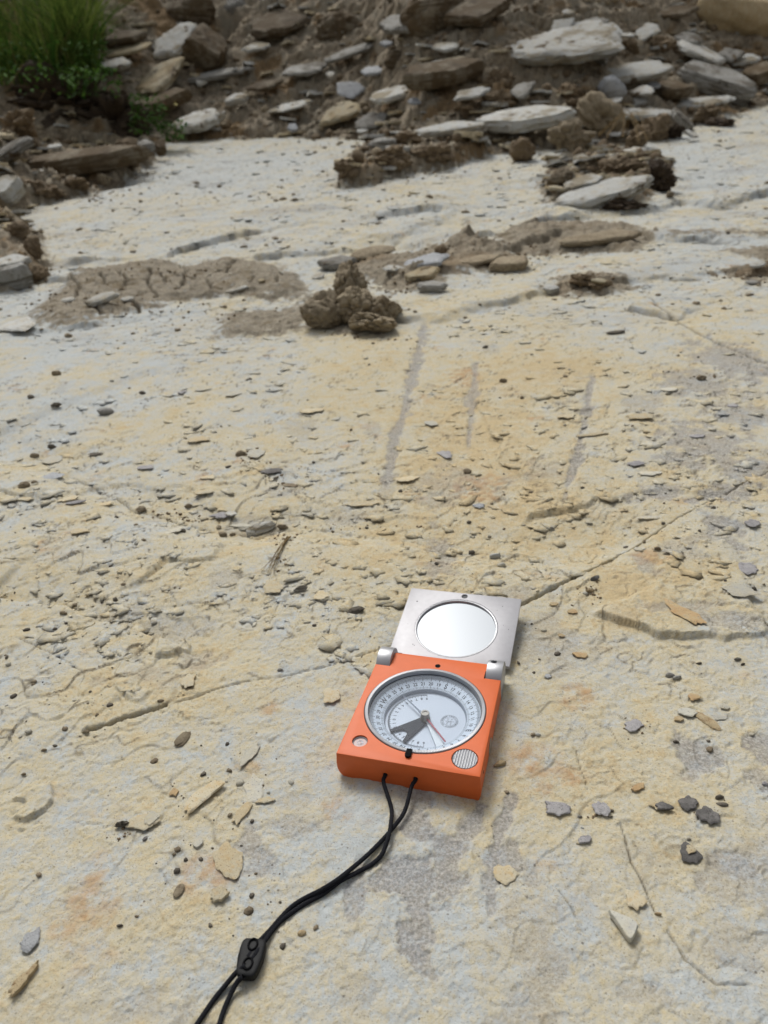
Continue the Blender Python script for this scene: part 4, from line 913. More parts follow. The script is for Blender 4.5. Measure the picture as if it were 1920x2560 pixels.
# dark specks and grains on the rock
xv, yv, r = sample(2800, .14, 3.3, seed=9)
dens = fbm(xv*7, yv*7, 3, 181)+.3*np.exp(-((yv-.75)/.3)**2)-.32*ss(.5, .3, yv); k = (dens > -.05) & clear_compass(xv, yv)
xv, yv = xv[k], yv[k]; sz = (.00035+.0015*r.uniform(0, 1, len(xv))**4)*(1+.9*yv); pts = np.stack([xv, yv, H(xv, yv)], 1)
tag(scatter_lumps('soil_grains', pts[::2], sz[::2], M['peb_d'], .6, 1, 12), 'dark grains of soil strewn over the limestone', 'soil grains', kind='stuff')
tag(scatter_lumps('soil_grains', pts[1::4], sz[1::4], M['peb_b'], .6, 1, 13), 'brown grains of soil strewn over the limestone', 'soil grains', kind='stuff')
tag(scatter_lumps('rock_grains', pts[3::4], sz[3::4]*.9, M['flake_w'], .6, 1, 14), 'pale grains of rock strewn over the limestone', 'rock grains', kind='stuff')
r = np.random.default_rng(19); yv = r.uniform(1.05, 3.4, 3200); xv = r.uniform(-.6, .6, 3200)*(yv+.15); k = (fbm(xv*3, yv*3, 3, 191) > .08) & (SO(xv, yv) < .4)
xv, yv = xv[k], yv[k]; sz = (.0012+.006*r.uniform(0, 1, len(xv))**6)*(.6+.4*yv)
tag(scatter_lumps('soil_grains', np.stack([xv, yv, H(xv, yv)], 1), sz, M['peb_b'], .5, 1, 15), 'dark grains and crumbs strewn over the far white limestone', 'soil grains', kind='stuff')
# crumbs following cracks and clods
cr = []
r = np.random.default_rng(21)
for px, py, sx, sy, n in [(400, 1262, 45, 12, 60), (470, 1275, 40, 10, 40), (700, 1330, 40, 22, 60), (620, 1140, 40, 20, 35), (690, 1180, 45, 16, 45), (1475, 1475, 28, 16, 45), (710, 1400, 20, 30, 20), (300, 2085, 30, 18, 25), (1590, 1818, 40, 20, 30), (1500, 2035, 25, 10, 10), (930, 845, 110, 16, 60), (1460, 715, 110, 22, 150), (1870, 690, 90, 14, 110), (1500, 530, 140, 16, 90), (1000, 720, 90, 20, 120), (1130, 640, 120, 20, 100), (100, 700, 40, 25, 80), (1780, 945, 50, 8, 14), (960, 440, 130, 30, 160), (200, 490, 170, 22, 200), (500, 790, 220, 30, 120), (250, 770, 160, 30, 220), (400, 700, 200, 30, 160), (1300, 640, 120, 20, 110), (330, 430, 60, 14, 80), (1290, 660, 60, 20, 60), (960, 1300, 200, 10, 30), (1770, 2030, 60, 25, 14), (860, 1300, 60, 10, 20)]:
    for _ in range(n):
        P = G(px+r.normal(0, sx*.6), py+r.normal(0, sy*.6)); s = scl(P); cr.append((P[0], P[1], s*(1.0+4*r.uniform()**3.5)))
cr = np.array(cr); cr = cr[clear_compass(cr[:, 0], cr[:, 1])]; pts = np.column_stack([cr[:, :2], H(cr[:, 0], cr[:, 1])])
tag(scatter_lumps('soil_crumbs', pts, cr[:, 2], M['soil'], .7, 1, 31), 'brown soil crumbs lying along cracks and round the clods', 'soil crumbs', kind='stuff')
# rubble of the slope
xv, yv, r = sample(22000, 1.9, 6.0, .62, seed=33); so_ = SO(xv, yv); k = so_ > .8; xv, yv = xv[k], yv[k]
sz = .003+.020*r.uniform(0, 1, len(xv))**5; pts = np.stack([xv, yv, H(xv, yv)], 1)
tag(scatter_lumps('slope_crumbs', pts[::2], sz[::2], M['soil'], .75, 1, 41, .2), 'brown crumbs of soil covering the slope behind', 'soil crumbs', kind='stuff')
tag(scatter_lumps('slope_crumbs', pts[1::6], sz[1::6], M['clay'], .75, 1, 42, .2), 'tan crumbs of clay covering the slope behind', 'soil crumbs', kind='stuff')
kk = pts[3::6]; tag(scatter_flakes('slope_chips', kk, sz[3::6]*2.4, M['pale'], .18, 43, (-8, 22)), 'small white limestone chips in the soil of the slope', 'stone chips', kind='stuff')
kk = pts[5::6]; tag(scatter_flakes('slope_chips', kk, sz[5::6]*2.4, M['cream'], .22, 44, (-8, 22)), 'small grey limestone chips in the soil of the slope', 'stone chips', kind='stuff')

# ------------------------------------------------------------------ sod, grass, straw
sodP = G(165, 330); s_ = scl(sodP)
Cd(160, 262, 350, 190, 'darksoil', 'dark sod bank with roots under the grass at upper left', 'sod_bank', .42, 0, 5, 'sod at the left', 'sod bank', push=.05)
Cd(300, 300, 170, 130, 'darksoil', 'dark root soil spilling right from the grassy bank', 'sod_bank', .42, 0, 5, 'sod at the left', 'sod bank', push=.02)
Cd(40, 310, 130, 70, 'soil', 'brown crumbly soil below the sod at the left edge', lump=.36)
def leafmat(name, c1, c2):
    m, nt, b = newmat(name); oi = N(nt, 'NewGeometry'); c = mix(nt, oi.outputs['Random Per Island'], c1, c2)
    nt.links.new(c, b.inputs['Base Color']); b.inputs['Roughness'].default_value = .8; b.inputs['Specular IOR Level'].default_value = .1
    tr = N(nt, 'BsdfTranslucent'); nt.links.new(c, tr.inputs[0]); ms = N(nt, 'MixShader'); ms.inputs[0].default_value = .3
    nt.links.new(b.outputs[0], ms.inputs[1]); nt.links.new(tr.outputs[0], ms.inputs[2]); nt.links.new(ms.outputs[0], nt.nodes['Material Output'].inputs[0]); return m
GR = leafmat('grass_green', (.025, .065, .010), (.20, .26, .055)); LF = leafmat('leaf_green', (.022, .060, .010), (.075, .150, .026)); DRY = leafmat('dry_straw', (.30, .22, .11), (.20, .14, .07))
def blades(name, roots, hts, mat, seed, wid=.003, lean=.35, parent=None, seg=6):
    r = np.random.default_rng(seed); Vs = []; n = len(roots)
    t = np.linspace(0, 1, seg)
    for i in range(n):
        a = r.uniform(0, 6.28); L = hts[i]; b_ = r.uniform(.05, lean)*L*2; dr = np.array([math.cos(a), math.sin(a)*.6])
        cx = roots[i][0]+dr[0]*b_*t**2; cy = roots[i][1]+dr[1]*b_*t**2; cz = roots[i][2]+L*(t-.35*(b_/L)*t**2)
        w = wid*r.uniform(.6, 1.4)*(1-t**2*.93); f_ = r.uniform(0, 3.14); wx_, wy_ = math.cos(f_)*w, math.sin(f_)*w*.6
        Vs.append(np.vstack([np.column_stack([cx-wx_, cy-wy_, cz]), np.column_stack([cx+wx_, cy+wy_, cz])]))
    ar = np.arange(seg-1); F0 = np.stack([ar, ar+1, ar+1+seg, ar+seg], 1)
    F = (F0[None]+(np.arange(n)*2*seg)[:, None, None]).reshape(-1, 4)
    return mesh_np(name, np.vstack(Vs), F, mat, True, parent)
r = np.random.default_rng(51); roots = []; hts = []
for px0, px1, py0, py1, n, h0, h1 in [(-40, 150, 110, 215, 700, .10, .26), (20, 250, 90, 185, 420, .08, .20), (170, 245, 130, 182, 520, .20, .42), (200, 270, 60, 140, 50, .15, .3), (-120, 40, 60, 170, 260, .15, .35), (60, 200, 20, 110, 500, .10, .25), (100, 250, 150, 215, 260, .03, .09)]:
    for _ in range(n):
        px, py = r.uniform(px0, px1), r.uniform(py0, py1); d = pixray(px, py)
        D = depth(sodP)+.10+(200-py)*.0022+r.uniform(-.05, .12); P = CAM+d*(D/d.dot(FWD)); roots.append(P); hts.append(r.uniform(h0, h1))
tag(blades('grass', roots, hts, GR, 52, .0034, .55), 'tall green grass growing on the sod bank at upper left', 'grass', kind='stuff')
r = np.random.default_rng(54); rt2 = [roots[i] for i in r.choice(len(roots), 130)]
tag(blades('dry_grass', rt2, list(r.uniform(.12, .32, 130)), DRY, 55, .0022, .7), 'dry straw coloured blades mixed into the green grass', 'grass', kind='stuff')
rt3 = [roots[i] for i in r.choice(len(roots), 70)]
tag(blades('wide_grass', rt3, list(r.uniform(.12, .34, 70)), LF, 56, .0075, .8), 'wide arching grass leaves on the sod bank', 'grass', kind='stuff')
# low leaves
Vs = []; nl = 0
def leafs(name, boxes, mat, seed, size=.012):
    r = np.random.default_rng(seed); Vs = []; Fs = []; k = 0
    for px0, px1, py0, py1, n, dd in boxes:
        for _ in range(n):
            px, py = r.uniform(px0, px1), r.uniform(py0, py1); d = pixray(px, py); D = depth(sodP)+dd+r.uniform(-.06, .06)
            P = CAM+d*(D/d.dot(FWD)); s = size*r.uniform(.5, 1.3); a = r.uniform(0, 6.28); up = r.uniform(-.2, .9)
            u = np.array([math.cos(a), math.sin(a), up]); u /= np.linalg.norm(u); v = np.cross(u, [0, 0, 1]); v /= np.linalg.norm(v)+1e-9; w = np.cross(v, u)
            pts = [P-u*s, P-u*s*.2+v*s*.45+w*s*.1, P+u*s*.5+v*s*.3+w*s*.1, P+u*s, P+u*s*.5-v*s*.3+w*s*.1, P-u*s*.2-v*s*.45+w*s*.1]
            Vs += pts; Fs += [[k, k+1, k+2, k+5], [k+2, k+3, k+4, k+5]]; k += 6
    return mesh_np(name, np.array(Vs), np.array(Fs), mat, True)
tag(leafs('ground_leaves', [(-20, 265, 100, 190, 420, .0), (170, 300, 170, 245, 160, -.12), (-20, 260, 165, 200, 110, -.16), (-20, 240, 190, 240, 40, -.2), (235, 290, 60, 150, 30, 0)], LF, 61, .015), 'low broad leaves among the grass on the sod bank', 'leaves', kind='stuff')
tag(leafs('weed_leaves', [(325, 420, 235, 335, 300, -.10), (400, 465, 300, 355, 120, -.12)], LF, 62, .014), 'small weed with feathery leaves spilling over the right side of the sod bank', 'weed', kind='stuff')
tag(leafs('red_leaf', [(405, 420, 255, 265, 3, -.12)], newmat('red_leaf')[0], 63, .010), 'small red leaf beside the yellow one under the cream slab', 'leaf')
bpy.data.materials['red_leaf'].node_tree.nodes['Principled BSDF'].inputs['Base Color'].default_value = (.28, .035, .03, 1)
tag(leafs('yellow_leaf', [(428, 442, 255, 266, 4, -.12)], newmat('yellow_leaf')[0], 64, .010), 'small yellow leaf beside the red one under the cream slab', 'leaf')
bpy.data.materials['yellow_leaf'].node_tree.nodes['Principled BSDF'].inputs['Base Color'].default_value = (.50, .42, .03, 1)
def tube(pts, rad, k=6, taper=False, closed_ends=True):
    pts = np.array(pts, float); n = len(pts); V = []; T = np.gradient(pts, axis=0); T /= np.linalg.norm(T, axis=1)[:, None]
    ref = np.array([0, 0, 1.0]); rads = np.full(n, rad) if np.isscalar(rad) else np.array(rad)
    if taper: rads = rads*np.linspace(1, .3, n)
    pu = None
    for i in range(n):
        u = np.cross(T[i], ref) if pu is None else pu-T[i]*pu.dot(T[i])
        if np.linalg.norm(u) < 1e-6: u = np.cross(T[i], [1, 0, 0])
        u /= np.linalg.norm(u); v = np.cross(T[i], u); pu = u
        for j in range(k):
            a = 2*np.pi*j/k; V.append(pts[i]+rads[i]*(math.cos(a)*u+math.sin(a)*v))
    F = [[i*k+j, i*k+(j+1) % k, (i+1)*k+(j+1) % k, (i+1)*k+j] for i in range(n-1) for j in range(k)]
    return np.array(V), np.array(F)
def smooth_path(P, n):
    P = np.array(P, float); m = len(P); t = np.linspace(0, m-1, n); out = []
    for s in t:
        i = min(int(s), m-2); f_ = s-i; p0, p1, p2, p3 = P[max(i-1, 0)], P[i], P[i+1], P[min(i+2, m-1)]
        out.append(.5*((2*p1)+(-p0+p2)*f_+(2*p0-5*p1+4*p2-p3)*f_**2+(-p0+3*p1-3*p2+p3)*f_**3))
    return np.array(out)
def stalks(name, specs, mat, label, cat='dry stalk', group=None):
    Vs = []; Fs = []; k = 0
    for pix, lift, rad in specs:
        pp = []
        for j, (px, py) in enumerate(pix):
            P = near_pos(px, py) if py > 600 else G(px, py); z = H(P[0], P[1])+lift*(1+j % 2); pp.append((P[0], P[1], z))
        V, F = tube(smooth_path(pp, 12), rad, 5, True); Vs.append(V); Fs.append(F+k); k += len(V)
    return tag(mesh_np(name, np.vstack(Vs), np.vstack(Fs), mat), label, cat, group)
r = np.random.default_rng(71)
stalks('straw_tuft', [([(722+r.uniform(-6, 6), 1345), (700+r.uniform(-8, 8), 1385), (665+r.uniform(-22, 22), 1430+r.uniform(-20, 14))], .001+.001*r.uniform(), .00035) for _ in range(9)], DRY, 'tuft of dry straw below the white oblong stone', 'straw tuft')
stalks('dry_tendril', [([(690, 1318), (698, 1298), (712, 1290), (724, 1296), (722, 1308)], .0012, .0003)], M['peb_d'], 'curled dark tendril above the white oblong stone')
stalks('dry_roots', [([(1500+r.uniform(-10, 60), 430+r.uniform(-20, 10)), (1560+r.uniform(-10, 20), 415+r.uniform(-10, 20)), (1600+r.uniform(-10, 20), 440+r.uniform(-10, 10))], .06, .0016) for _ in range(7)], DRY, 'pale dry roots on the brown clod of the propped slab', 'dry roots')
def hang(name, pix, rad, mat, label, dd):
    pp = []
    for px, py in pix:
        d = pixray(px, py); P = CAM+d*((depth(sodP)+dd)/d.dot(FWD)); pp.append(P)
    V, F = tube(smooth_path(pp, 14), rad, 5, True); return tag(mesh_np(name, V, F, mat), label, 'dry stalk', 'dry stalks on the sod bank')
hang('dry_stalk', [(56, 160), (30, 205), (-5, 245)], .0013, DRY, 'pale dry stalk crossing the dark sod at the left edge', -.24)
hang('dry_stalk', [(115, 222), (103, 245), (95, 254)], .0010, DRY, 'short pale stalk in the middle of the dark sod', -.24)
hang('dry_stalk', [(36, 255), (70, 310), (78, 380)], .0008, DRY, 'thin stalk hanging down the left of the dark sod', -.24)
hang('dry_stalk', [(270, 60), (300, 10), (330, 2), (355, 28)], .0016, GR, 'bent green stem with yellow tip above the white block', -.1)
hang('dry_stalk', [(245, 45), (275, 55), (330, 75)], .0014, GR, 'green stem leaning right out of the grass', -.1)

# ------------------------------------------------------------------ compass
def gpaint(name, col, rough, nb): return plain(name, col, rough, 0, nb, 2500, .30, .4)
ORG = gpaint('orange_paint', (.66, .125, .022), .5, .00005)
ALU = plain('brushed_aluminium', (.42, .425, .44), .42, .6, .00003, 4000, .25)
LIDM = plain('scratched_lid_aluminium', (.40, .395, .41), .5, .3, .00002, 4000, .45)
DIAL = plain('white_dial', (.60, .65, .71), .5, 0, 0, 3000, .05); DIALIN = plain('inner_dial', (.54, .58, .64), .45, 0, 0, 3000, .05)
WALL = plain('grey_dial_wall', (.30, .33, .38), .45, .2, 0, 3000, .1)
INK = plain('scale_ink', (.035, .045, .065), .6); BLK = plain('black_plastic', (.004, .004, .005), .75, 0, 0, 3000, 0, .1); NDL = plain('blue_steel', (.11, .13, .17), .4, .3)
RED = plain('red_lacquer', (.33, .02, .045), .4); PEN = plain('grey_pendulum', (.026, .030, .040), .6, 0, 0, 3000, 0, .2); BRS = plain('pivot_brass', (.22, .20, .17), .3, .6)
GRV = plain('groove_dark', (.05, .05, .055), .5); DOT = plain('grey_rubber', (.05, .05, .055), .6); LILAC = plain('level_fluid', (.42, .30, .28), .15)
MIR, nt, b = newmat('mirror'); b.inputs['Metallic'].default_value = 1; b.inputs['Base Color'].default_value = (.265, .283, .30, 1); b.inputs['Roughness'].default_value = .02
GLS, nt, b = newmat('dial_glass')
trn = N(nt, 'BsdfTransparent'); trn.inputs[0].default_value = (.93, .95, .97, 1); gl = N(nt, 'BsdfGlossy'); gl.inputs['Roughness'].default_value = .02
fz = N(nt, 'LayerWeight'); fz.inputs[0].default_value = .5; fq = math_(nt, 'MULTIPLY_ADD', math_(nt, 'POWER', fz.outputs['Facing'], 4.0), .8); fq.node.inputs[2].default_value = .012; ms = N(nt, 'MixShader'); nt.links.new(fq, ms.inputs[0]); nt.links.new(trn.outputs[0], ms.inputs[1]); nt.links.new(gl.outputs[0], ms.inputs[2]); nt.links.new(ms.outputs[0], nt.nodes['Material Output'].inputs[0])
THK = 16.2
comp = bpy.data.objects.new('compass', None); COL.objects.link(comp)
tag(comp, 'orange geological compass with a round dial and open mirror lid, lying on the rock', 'compass')
comp.location = P_((35, 40, -THK+.16)); comp.rotation_euler = (0, 0, PHI)
def L(x, y, z): return ((x-35)*1e-3, (y-40)*1e-3, (z+THK-.16)*1e-3)
def lm_(V): V = np.asarray(V, float); return np.column_stack([(V[:, 0]-35)*1e-3, (V[:, 1]-40)*1e-3, (V[:, 2]+THK-.16)*1e-3])
def cyl(bm, c, r, z0, z1, seg=64, axis='Z'):
    ring = []
    for z in (z0, z1):
        q = []
        for i in range(seg):
            a = 2*math.pi*i/seg
            p = {'Z': (c[0]+r*math.cos(a), c[1]+r*math.sin(a), z), 'X': (z, c[0]+r*math.cos(a), c[1]+r*math.sin(a)), 'Y': (c[0]+r*math.cos(a), z, c[1]+r*math.sin(a))}[axis]
            q.append(bm.verts.new(L(*p)))
        ring.append(q)
    for i in range(seg): bm.faces.new([ring[0][i], ring[0][(i+1) % seg], ring[1][(i+1) % seg], ring[1][i]])
    bm.faces.new(ring[0][::-1]); bm.faces.new(ring[1])
def tmp(bm):
    bmesh.ops.recalc_face_normals(bm, faces=bm.faces); me = bpy.data.meshes.new('tmp'); bm.to_mesh(me); bm.free(); o = bpy.data.objects.new('tmp', me); COL.objects.link(o); return o
def boolcut(o, cutters, bevel=None):
    if bevel:
        m = o.modifiers.new('b', 'BEVEL'); m.width = bevel; m.segments = 2; m.limit_method = 'ANGLE'; m.angle_limit = math.radians(50)
    for c in cutters:
        m = o.modifiers.new('c', 'BOOLEAN'); m.operation = 'DIFFERENCE'; m.object = c; m.solver = 'EXACT'
    bpy.context.view_layer.update(); dg = bpy.context.evaluated_depsgraph_get(); me = bpy.data.meshes.new_from_object(o.evaluated_get(dg))
    o.modifiers.clear(); old = o.data; o.data = me; me.name = o.name
    for c in cutters: d = c.data; bpy.data.objects.remove(c); bpy.data.meshes.remove(d)
    me.polygons.foreach_set('use_smooth', np.ones(len(me.polygons), bool)); me.set_sharp_from_angle(angle=math.radians(30)); return o
# body: profile in x-z (lower long edges rounded), extruded along y
prof = [(0, 0), (70, 0), (70.35, -4), (70.4, -9), (70.1, -13), (69.3, -15.4), (67.8, -THK)]
for i in range(9):
    a = math.pi/2*i/8; prof.append((6.2-6.6*math.sin(a), -THK+7.5-7.5*math.cos(a)))
prof += [(-.5, -6), (-.25, -3)]
bm = bmesh.new(); f0 = [bm.verts.new(L(px, 0, pz)) for px, pz in prof]; f1 = [bm.verts.new(L(px, 80.4, pz)) for px, pz in prof]; n = len(prof)
for i in range(n): bm.faces.new([f0[i], f0[(i+1) % n], f1[(i+1) % n], f1[i]])
bm.faces.new(f0[::-1]); bm.faces.new(f1)
body = tmp(bm); body.name = 'body'; body.parent = comp; body.data.materials.append(ORG)
DC = (35.0, 39.0)
def cutter(*cs):
    bm = bmesh.new()
    for a in cs: cyl(bm, *a)
    return tmp(bm)
cuts = [cutter((DC, 31.5, -12, 3, 128)), cutter(((8.9, 10.2), 3.9, -2.6, 3, 48)), cutter(((61.2, 9.5), 6.4, -1.5, 3, 64)),
        cutter(((24.2, -9.0), 1.25, -2, 6, 24, 'Y')), cutter(((39.2, -8.2), 1.25, -2, 6, 24, 'Y')), cutter(((34.5, 73.4), 1.55, -2.5, 3, 24))]
for x0, x1 in ((-1, 8.4), (61.2, 71.5)):
    bm = bmesh.new(); cyl(bm, (76.5, -6), 10.2, x0, x1, 64, 'X'); cuts.append(tmp(bm))
for c in cuts: c.parent = comp
boolcut(body, cuts, .00035)
# hinge lugs
def lathe(name, prof, c, mat, seg=128, parent=comp, knurl=0):
    """prof: list of (r, z) in mm; open profile spun about z at c"""
    m = len(prof); V = []; 
    for i in range(seg):
        a = 2*math.pi*i/seg
        for j, (r_, z) in enumerate(prof):
            rr = r_; 
            if knurl and j in knurl and i % 2: rr = r_-.25; z = z-.12
            V.append((c[0]+rr*math.cos(a), c[1]+rr*math.sin(a), z))
    F = [[i*m+j, ((i+1) % seg)*m+j, ((i+1) % seg)*m+j+1, i*m+j+1] for i in range(seg) for j in range(m-1)]
    o = mesh_np(name, lm_(V), np.array(F), mat, True, parent); o.data.set_sharp_from_angle(angle=math.radians(28)); return o
for x0, x1 in ((0.0, 8.1), (61.6, 70.3)):
    bm = bmesh.new(); cyl(bm, (76.5, -6), 9.75, x0, x1, 72, 'X'); lug = tmp(bm); lug.name = 'hinge_lug'; lug.parent = comp; lug.data.materials.append(ALU)
    if x0 > 10:
        c = cutter(((64.8, 79.0), 1.75, -1, 6, 32)); c.parent = comp; boolcut(lug, [c], .0003)
        bm = bmesh.new(); cyl(bm, (64.8, 79.0), 1.5, -.9, 1.2, 24); sc2_ = bm_obj('hinge_screw', bm, ALU, comp, True)
        bm = bmesh.new(); bmesh.ops.create_cube(bm, size=1, matrix=Matrix.Translation(L(64.8, 79.0, 1.25)) @ Matrix.Rotation(.9, 4, 'Z') @ Matrix.Diagonal((.0026, .0006, .0002, 1))); bm_obj('screw_slot', bm, BLK, comp)
    else: boolcut(lug, [], .0003)
# lid (own frame: u across, v along away from hinge, w up), far edge at y=149.1 z=-1.6, pitch 7.8 deg
ca, sa = math.cos(math.radians(7.8)), math.sin(math.radians(7.8))
lid = bpy.data.objects.new('lid', None)
def LD(u, v, w): return L(.8+u, 149.1+v*ca-w*sa, -1.6+v*sa+w*ca)
def ldm(V): return np.array([LD(*p) for p in V])
bm = bmesh.new(); q = []
LV = -68.0
for w in (0, -2.4):
    q.append([bm.verts.new(LD(u, v, w)) for u, v in ((0, 0), (0, -57.6), (8, -57.6), (8, LV), (62, LV), (62, -57.6), (71, -57.6), (71, 0))])
for i in range(8): bm.faces.new([q[0][i], q[0][(i+1) % 8], q[1][(i+1) % 8], q[1][i]])
bm.faces.new(q[0]); bm.faces.new(q[1][::-1])
lidp = tmp(bm); lidp.name = 'lid'; lidp.parent = comp; lidp.data.materials.append(LIDM)
def ldcyl(c, r_, w0, w1, seg=96):
    bm = bmesh.new(); rg_ = [[bm.verts.new(LD(c[0]+r_*math.cos(2*math.pi*i/seg), c[1]+r_*math.sin(2*math.pi*i/seg), w)) for i in range(seg)] for w in (w0, w1)]
    for i in range(seg): bm.faces.new([rg_[0][i], rg_[0][(i+1) % seg], rg_[1][(i+1) % seg], rg_[1][i]])
    bm.faces.new(rg_[0][::-1]); bm.faces.new(rg_[1]); return bm
MC = (35.3, -31.4)
cs = [tmp(ldcyl(MC, 25.2, -1.6, 3, 128)), tmp(ldcyl((35.5, -3.0), 2.0, -1.4, 3, 32))]
for c in cs: c.parent = comp
boolcut(lidp, cs, .00025)
def ldlathe(name, prof, c, mat, seg=128, parent=None):
    m = len(prof); V = [(c[0]+r_*math.cos(2*math.pi*i/seg), c[1]+r_*math.sin(2*math.pi*i/seg), z) for i in range(seg) for r_, z in prof]
    F = [[i*m+j, ((i+1) % seg)*m+j, ((i+1) % seg)*m+j+1, i*m+j+1] for i in range(seg) for j in range(m-1)]
    o = mesh_np(name, ldm(V), np.array(F), mat, True, parent or lidp); o.data.set_sharp_from_angle(angle=math.radians(28)); return o
ldlathe('mirror_ring', [(24.95, -1.5), (24.95, -.05), (24.6, .03), (24.0, -.15), (23.6, -1.45)], MC, ALU)
bm = ldcyl(MC, 23.7, -1.5, -1.25, 96); bm_obj('mirror', bm, MIR, lidp)
bm = ldcyl((35.5, -3.0), 1.9, -1.3, -.6, 32); bm_obj('lid_plug', bm, DOT, lidp)
for u, v, s in ((6.6, -12.2, .55), (60.3, -8.5, .3), (57.5, -12.6, .22), (12.6, -49.5, .35), (13.6, -50.2, .3), (63.0, -25, .2), (66.5, -28.2, .25), (5.5, -33, .2)):
    bm = ldcyl((u, v), s, -.3, .04, 9); bm_obj('lid_pit', bm, GRV, lidp)
# bezel and dial
lathe('bezel', [(31.25, -1.5), (31.25, .35), (30.9, .6), (29.5, .6), (29.3, .3), (29.25, -1.0)], DC, ALU, 520, comp, (1, 2, 3))
lathe('bezel_wall', [(29.3, -.9), (29.0, -1.6), (28.8, -3.2)], DC, ALU, 128)
lathe('gasket', [(28.95, -1.75), (28.55, -1.75), (28.55, -2.0), (28.95, -2.0)], DC, GRV, 128)
dial = lathe('dial_ring', [(28.7, -3.0), (21.6, -5.8)], DC, DIAL, 128)
lathe('dial_wall', [(21.6, -5.8), (21.2, -6.2), (20.9, -8.0)], DC, WALL, 128)
bm = bmesh.new(); cyl(bm, DC, 21.2, -9, -8, 96); dplate = bm_obj('dial_plate', bm, DIALIN, comp)
bm = bmesh.new(); cyl(bm, DC, 28.9, -1.45, -1.15, 96); glass = bm_obj('dial_glass', bm, GLS, comp, True)
# flat print -------------------------------------------------------
def text_mesh(s, size):
    cu = bpy.data.curves.new('txt', 'FONT'); cu.body = s; cu.size = size; cu.align_x = 'CENTER'; cu.align_y = 'CENTER'; cu.resolution_u = 2
    cu.offset = size*.03
    o = bpy.data.objects.new('txt', cu); COL.objects.link(o); bpy.context.view_layer.update()
    me = bpy.data.meshes.new_from_object(o.evaluated_get(bpy.context.evaluated_depsgraph_get()))
    V = np.array([v.co[:] for v in me.vertices]); F = [list(p.vertices) for p in me.polygons]
    bpy.data.objects.remove(o); bpy.data.curves.remove(cu); bpy.data.meshes.remove(me)
    return V.reshape(-1, 3), F
class Print:
    def __init__(s): s.V = []; s.F = []
    def add(s, V, F):
        k = len(s.V); s.V += [tuple(v) for v in V]; s.F += [[i+k for i in f] for f in F]
    def build(s, name, mat, parent):
        me = bpy.data.meshes.new(name); me.from_pydata([L(*v) for v in s.V], [], s.F); me.materials.append(mat)
        o = bpy.data.objects.new(name, me); COL.objects.link(o); o.parent = parent; o['kind'] = 'stuff'; return o
zr = lambda r_: -3.0-2.8*(28.7-r_)/7.1+.035
def tick(P, a, r0, r1, w, zf):
    d = np.array([math.cos(a), math.sin(a)]); t = np.array([-d[1], d[0]])*w/2; V = []
    for r_, sg in ((r0, -1), (r0, 1), (r1, 1), (r1, -1)):
        q = np.array(DC)+d*r_+t*sg; V.append((q[0], q[1], zf(r_)))
    P.add(V, [[0, 1, 2, 3]])
A_S = math.radians(75.5)     # bearing of S on the dial, seen from above; figures grow anticlockwise
pr = Print()
for i in range(360):
    a = A_S+math.radians(i); r0 = 28.3; ln = 2.3 if i % 10 == 0 else (1.9 if i % 5 == 0 else 1.4)
    tick(pr, a, r0-ln, r0, .20 if i % 10 else .30, zr)
    if i % 2 == 0: tick(pr, a, 21.8, 21.8+(1.5 if i % 10 == 0 else 1.0), .18 if i % 10 else .28, zr)
def ringtext(P, s, a, r_, size, zf, inward=False):
    V, F = text_mesh(s, size)
    if not len(V): return
    out = np.array([math.cos(a), math.sin(a)]); tr_ = np.array([out[1], -out[0]])
    if inward: out2, tr2 = -out, -tr_
    else: out2, tr2 = out, tr_
    c = np.array(DC)+out*r_; W_ = []
    for v in V:
        q = c+tr2*v[0]+out2*v[1]; rr = math.hypot(q[0]-DC[0], q[1]-DC[1]); W_.append((q[0], q[1], zf(rr)))
    P.add(W_, F)
for k in range(36):
    a = A_S+math.radians((k-18)*10); s = {0: 'N', 9: 'E', 18: 'S', 27: 'W'}.get(k, str(k))
    ringtext(pr, s, a, 24.4, 3.7 if k % 9 == 0 else 2.5, zr)
pr.build('dial_print', INK, dial)
# clinometer scale on the plate: zero to the lower left, ninety at both ends
pc = Print(); zc = lambda r_: -7.96; A0 = math.radians(190)
for i in range(-90, 91):
    tick(pc, A0-math.radians(i), 19.7-(2.0 if i % 10 == 0 else (1.6 if i % 5 == 0 else 1.1)), 19.7, .22, zc)
for k in range(-9, 10): ringtext(pc, str(abs(k)), A0-math.radians(k*10), 16.4, 2.3, zc, True)
EC = (47.4, 40.6)
def circ(P, c, r_, w, z, n=48, a0=0, a1=2*math.pi):
    for i in range(n):
        u0, u1 = a0+(a1-a0)*i/n, a0+(a1-a0)*(i+1)/n
        P.add([(c[0]+(r_-w/2)*math.cos(u0), c[1]+(r_-w/2)*math.sin(u0), z), (c[0]+(r_+w/2)*math.cos(u0), c[1]+(r_+w/2)*math.sin(u0), z), (c[0]+(r_+w/2)*math.cos(u1), c[1]+(r_+w/2)*math.sin(u1), z), (c[0]+(r_-w/2)*math.cos(u1), c[1]+(r_-w/2)*math.sin(u1), z)], [[0, 1, 2, 3]])
circ(pc, EC, 4.5, .14, -7.95); circ(pc, EC, 3.1, .10, -7.95)
word = 'FREIBERGER PRÄZISIONSMECHANIK '
for i, ch in enumerate(word):
    if ch == ' ': continue
    a = math.radians(215-i*360/len(word)+15); V, F = text_mesh(ch, 1.05); o_ = np.array([math.cos(a), math.sin(a)]); t_ = np.array([o_[1], -o_[0]]); c = np.array(EC)+o_*3.8
    pc.add([(c[0]+t_[0]*v[0]+o_[0]*v[1], c[1]+t_[1]*v[0]+o_[1]*v[1], -7.95) for v in V], F)
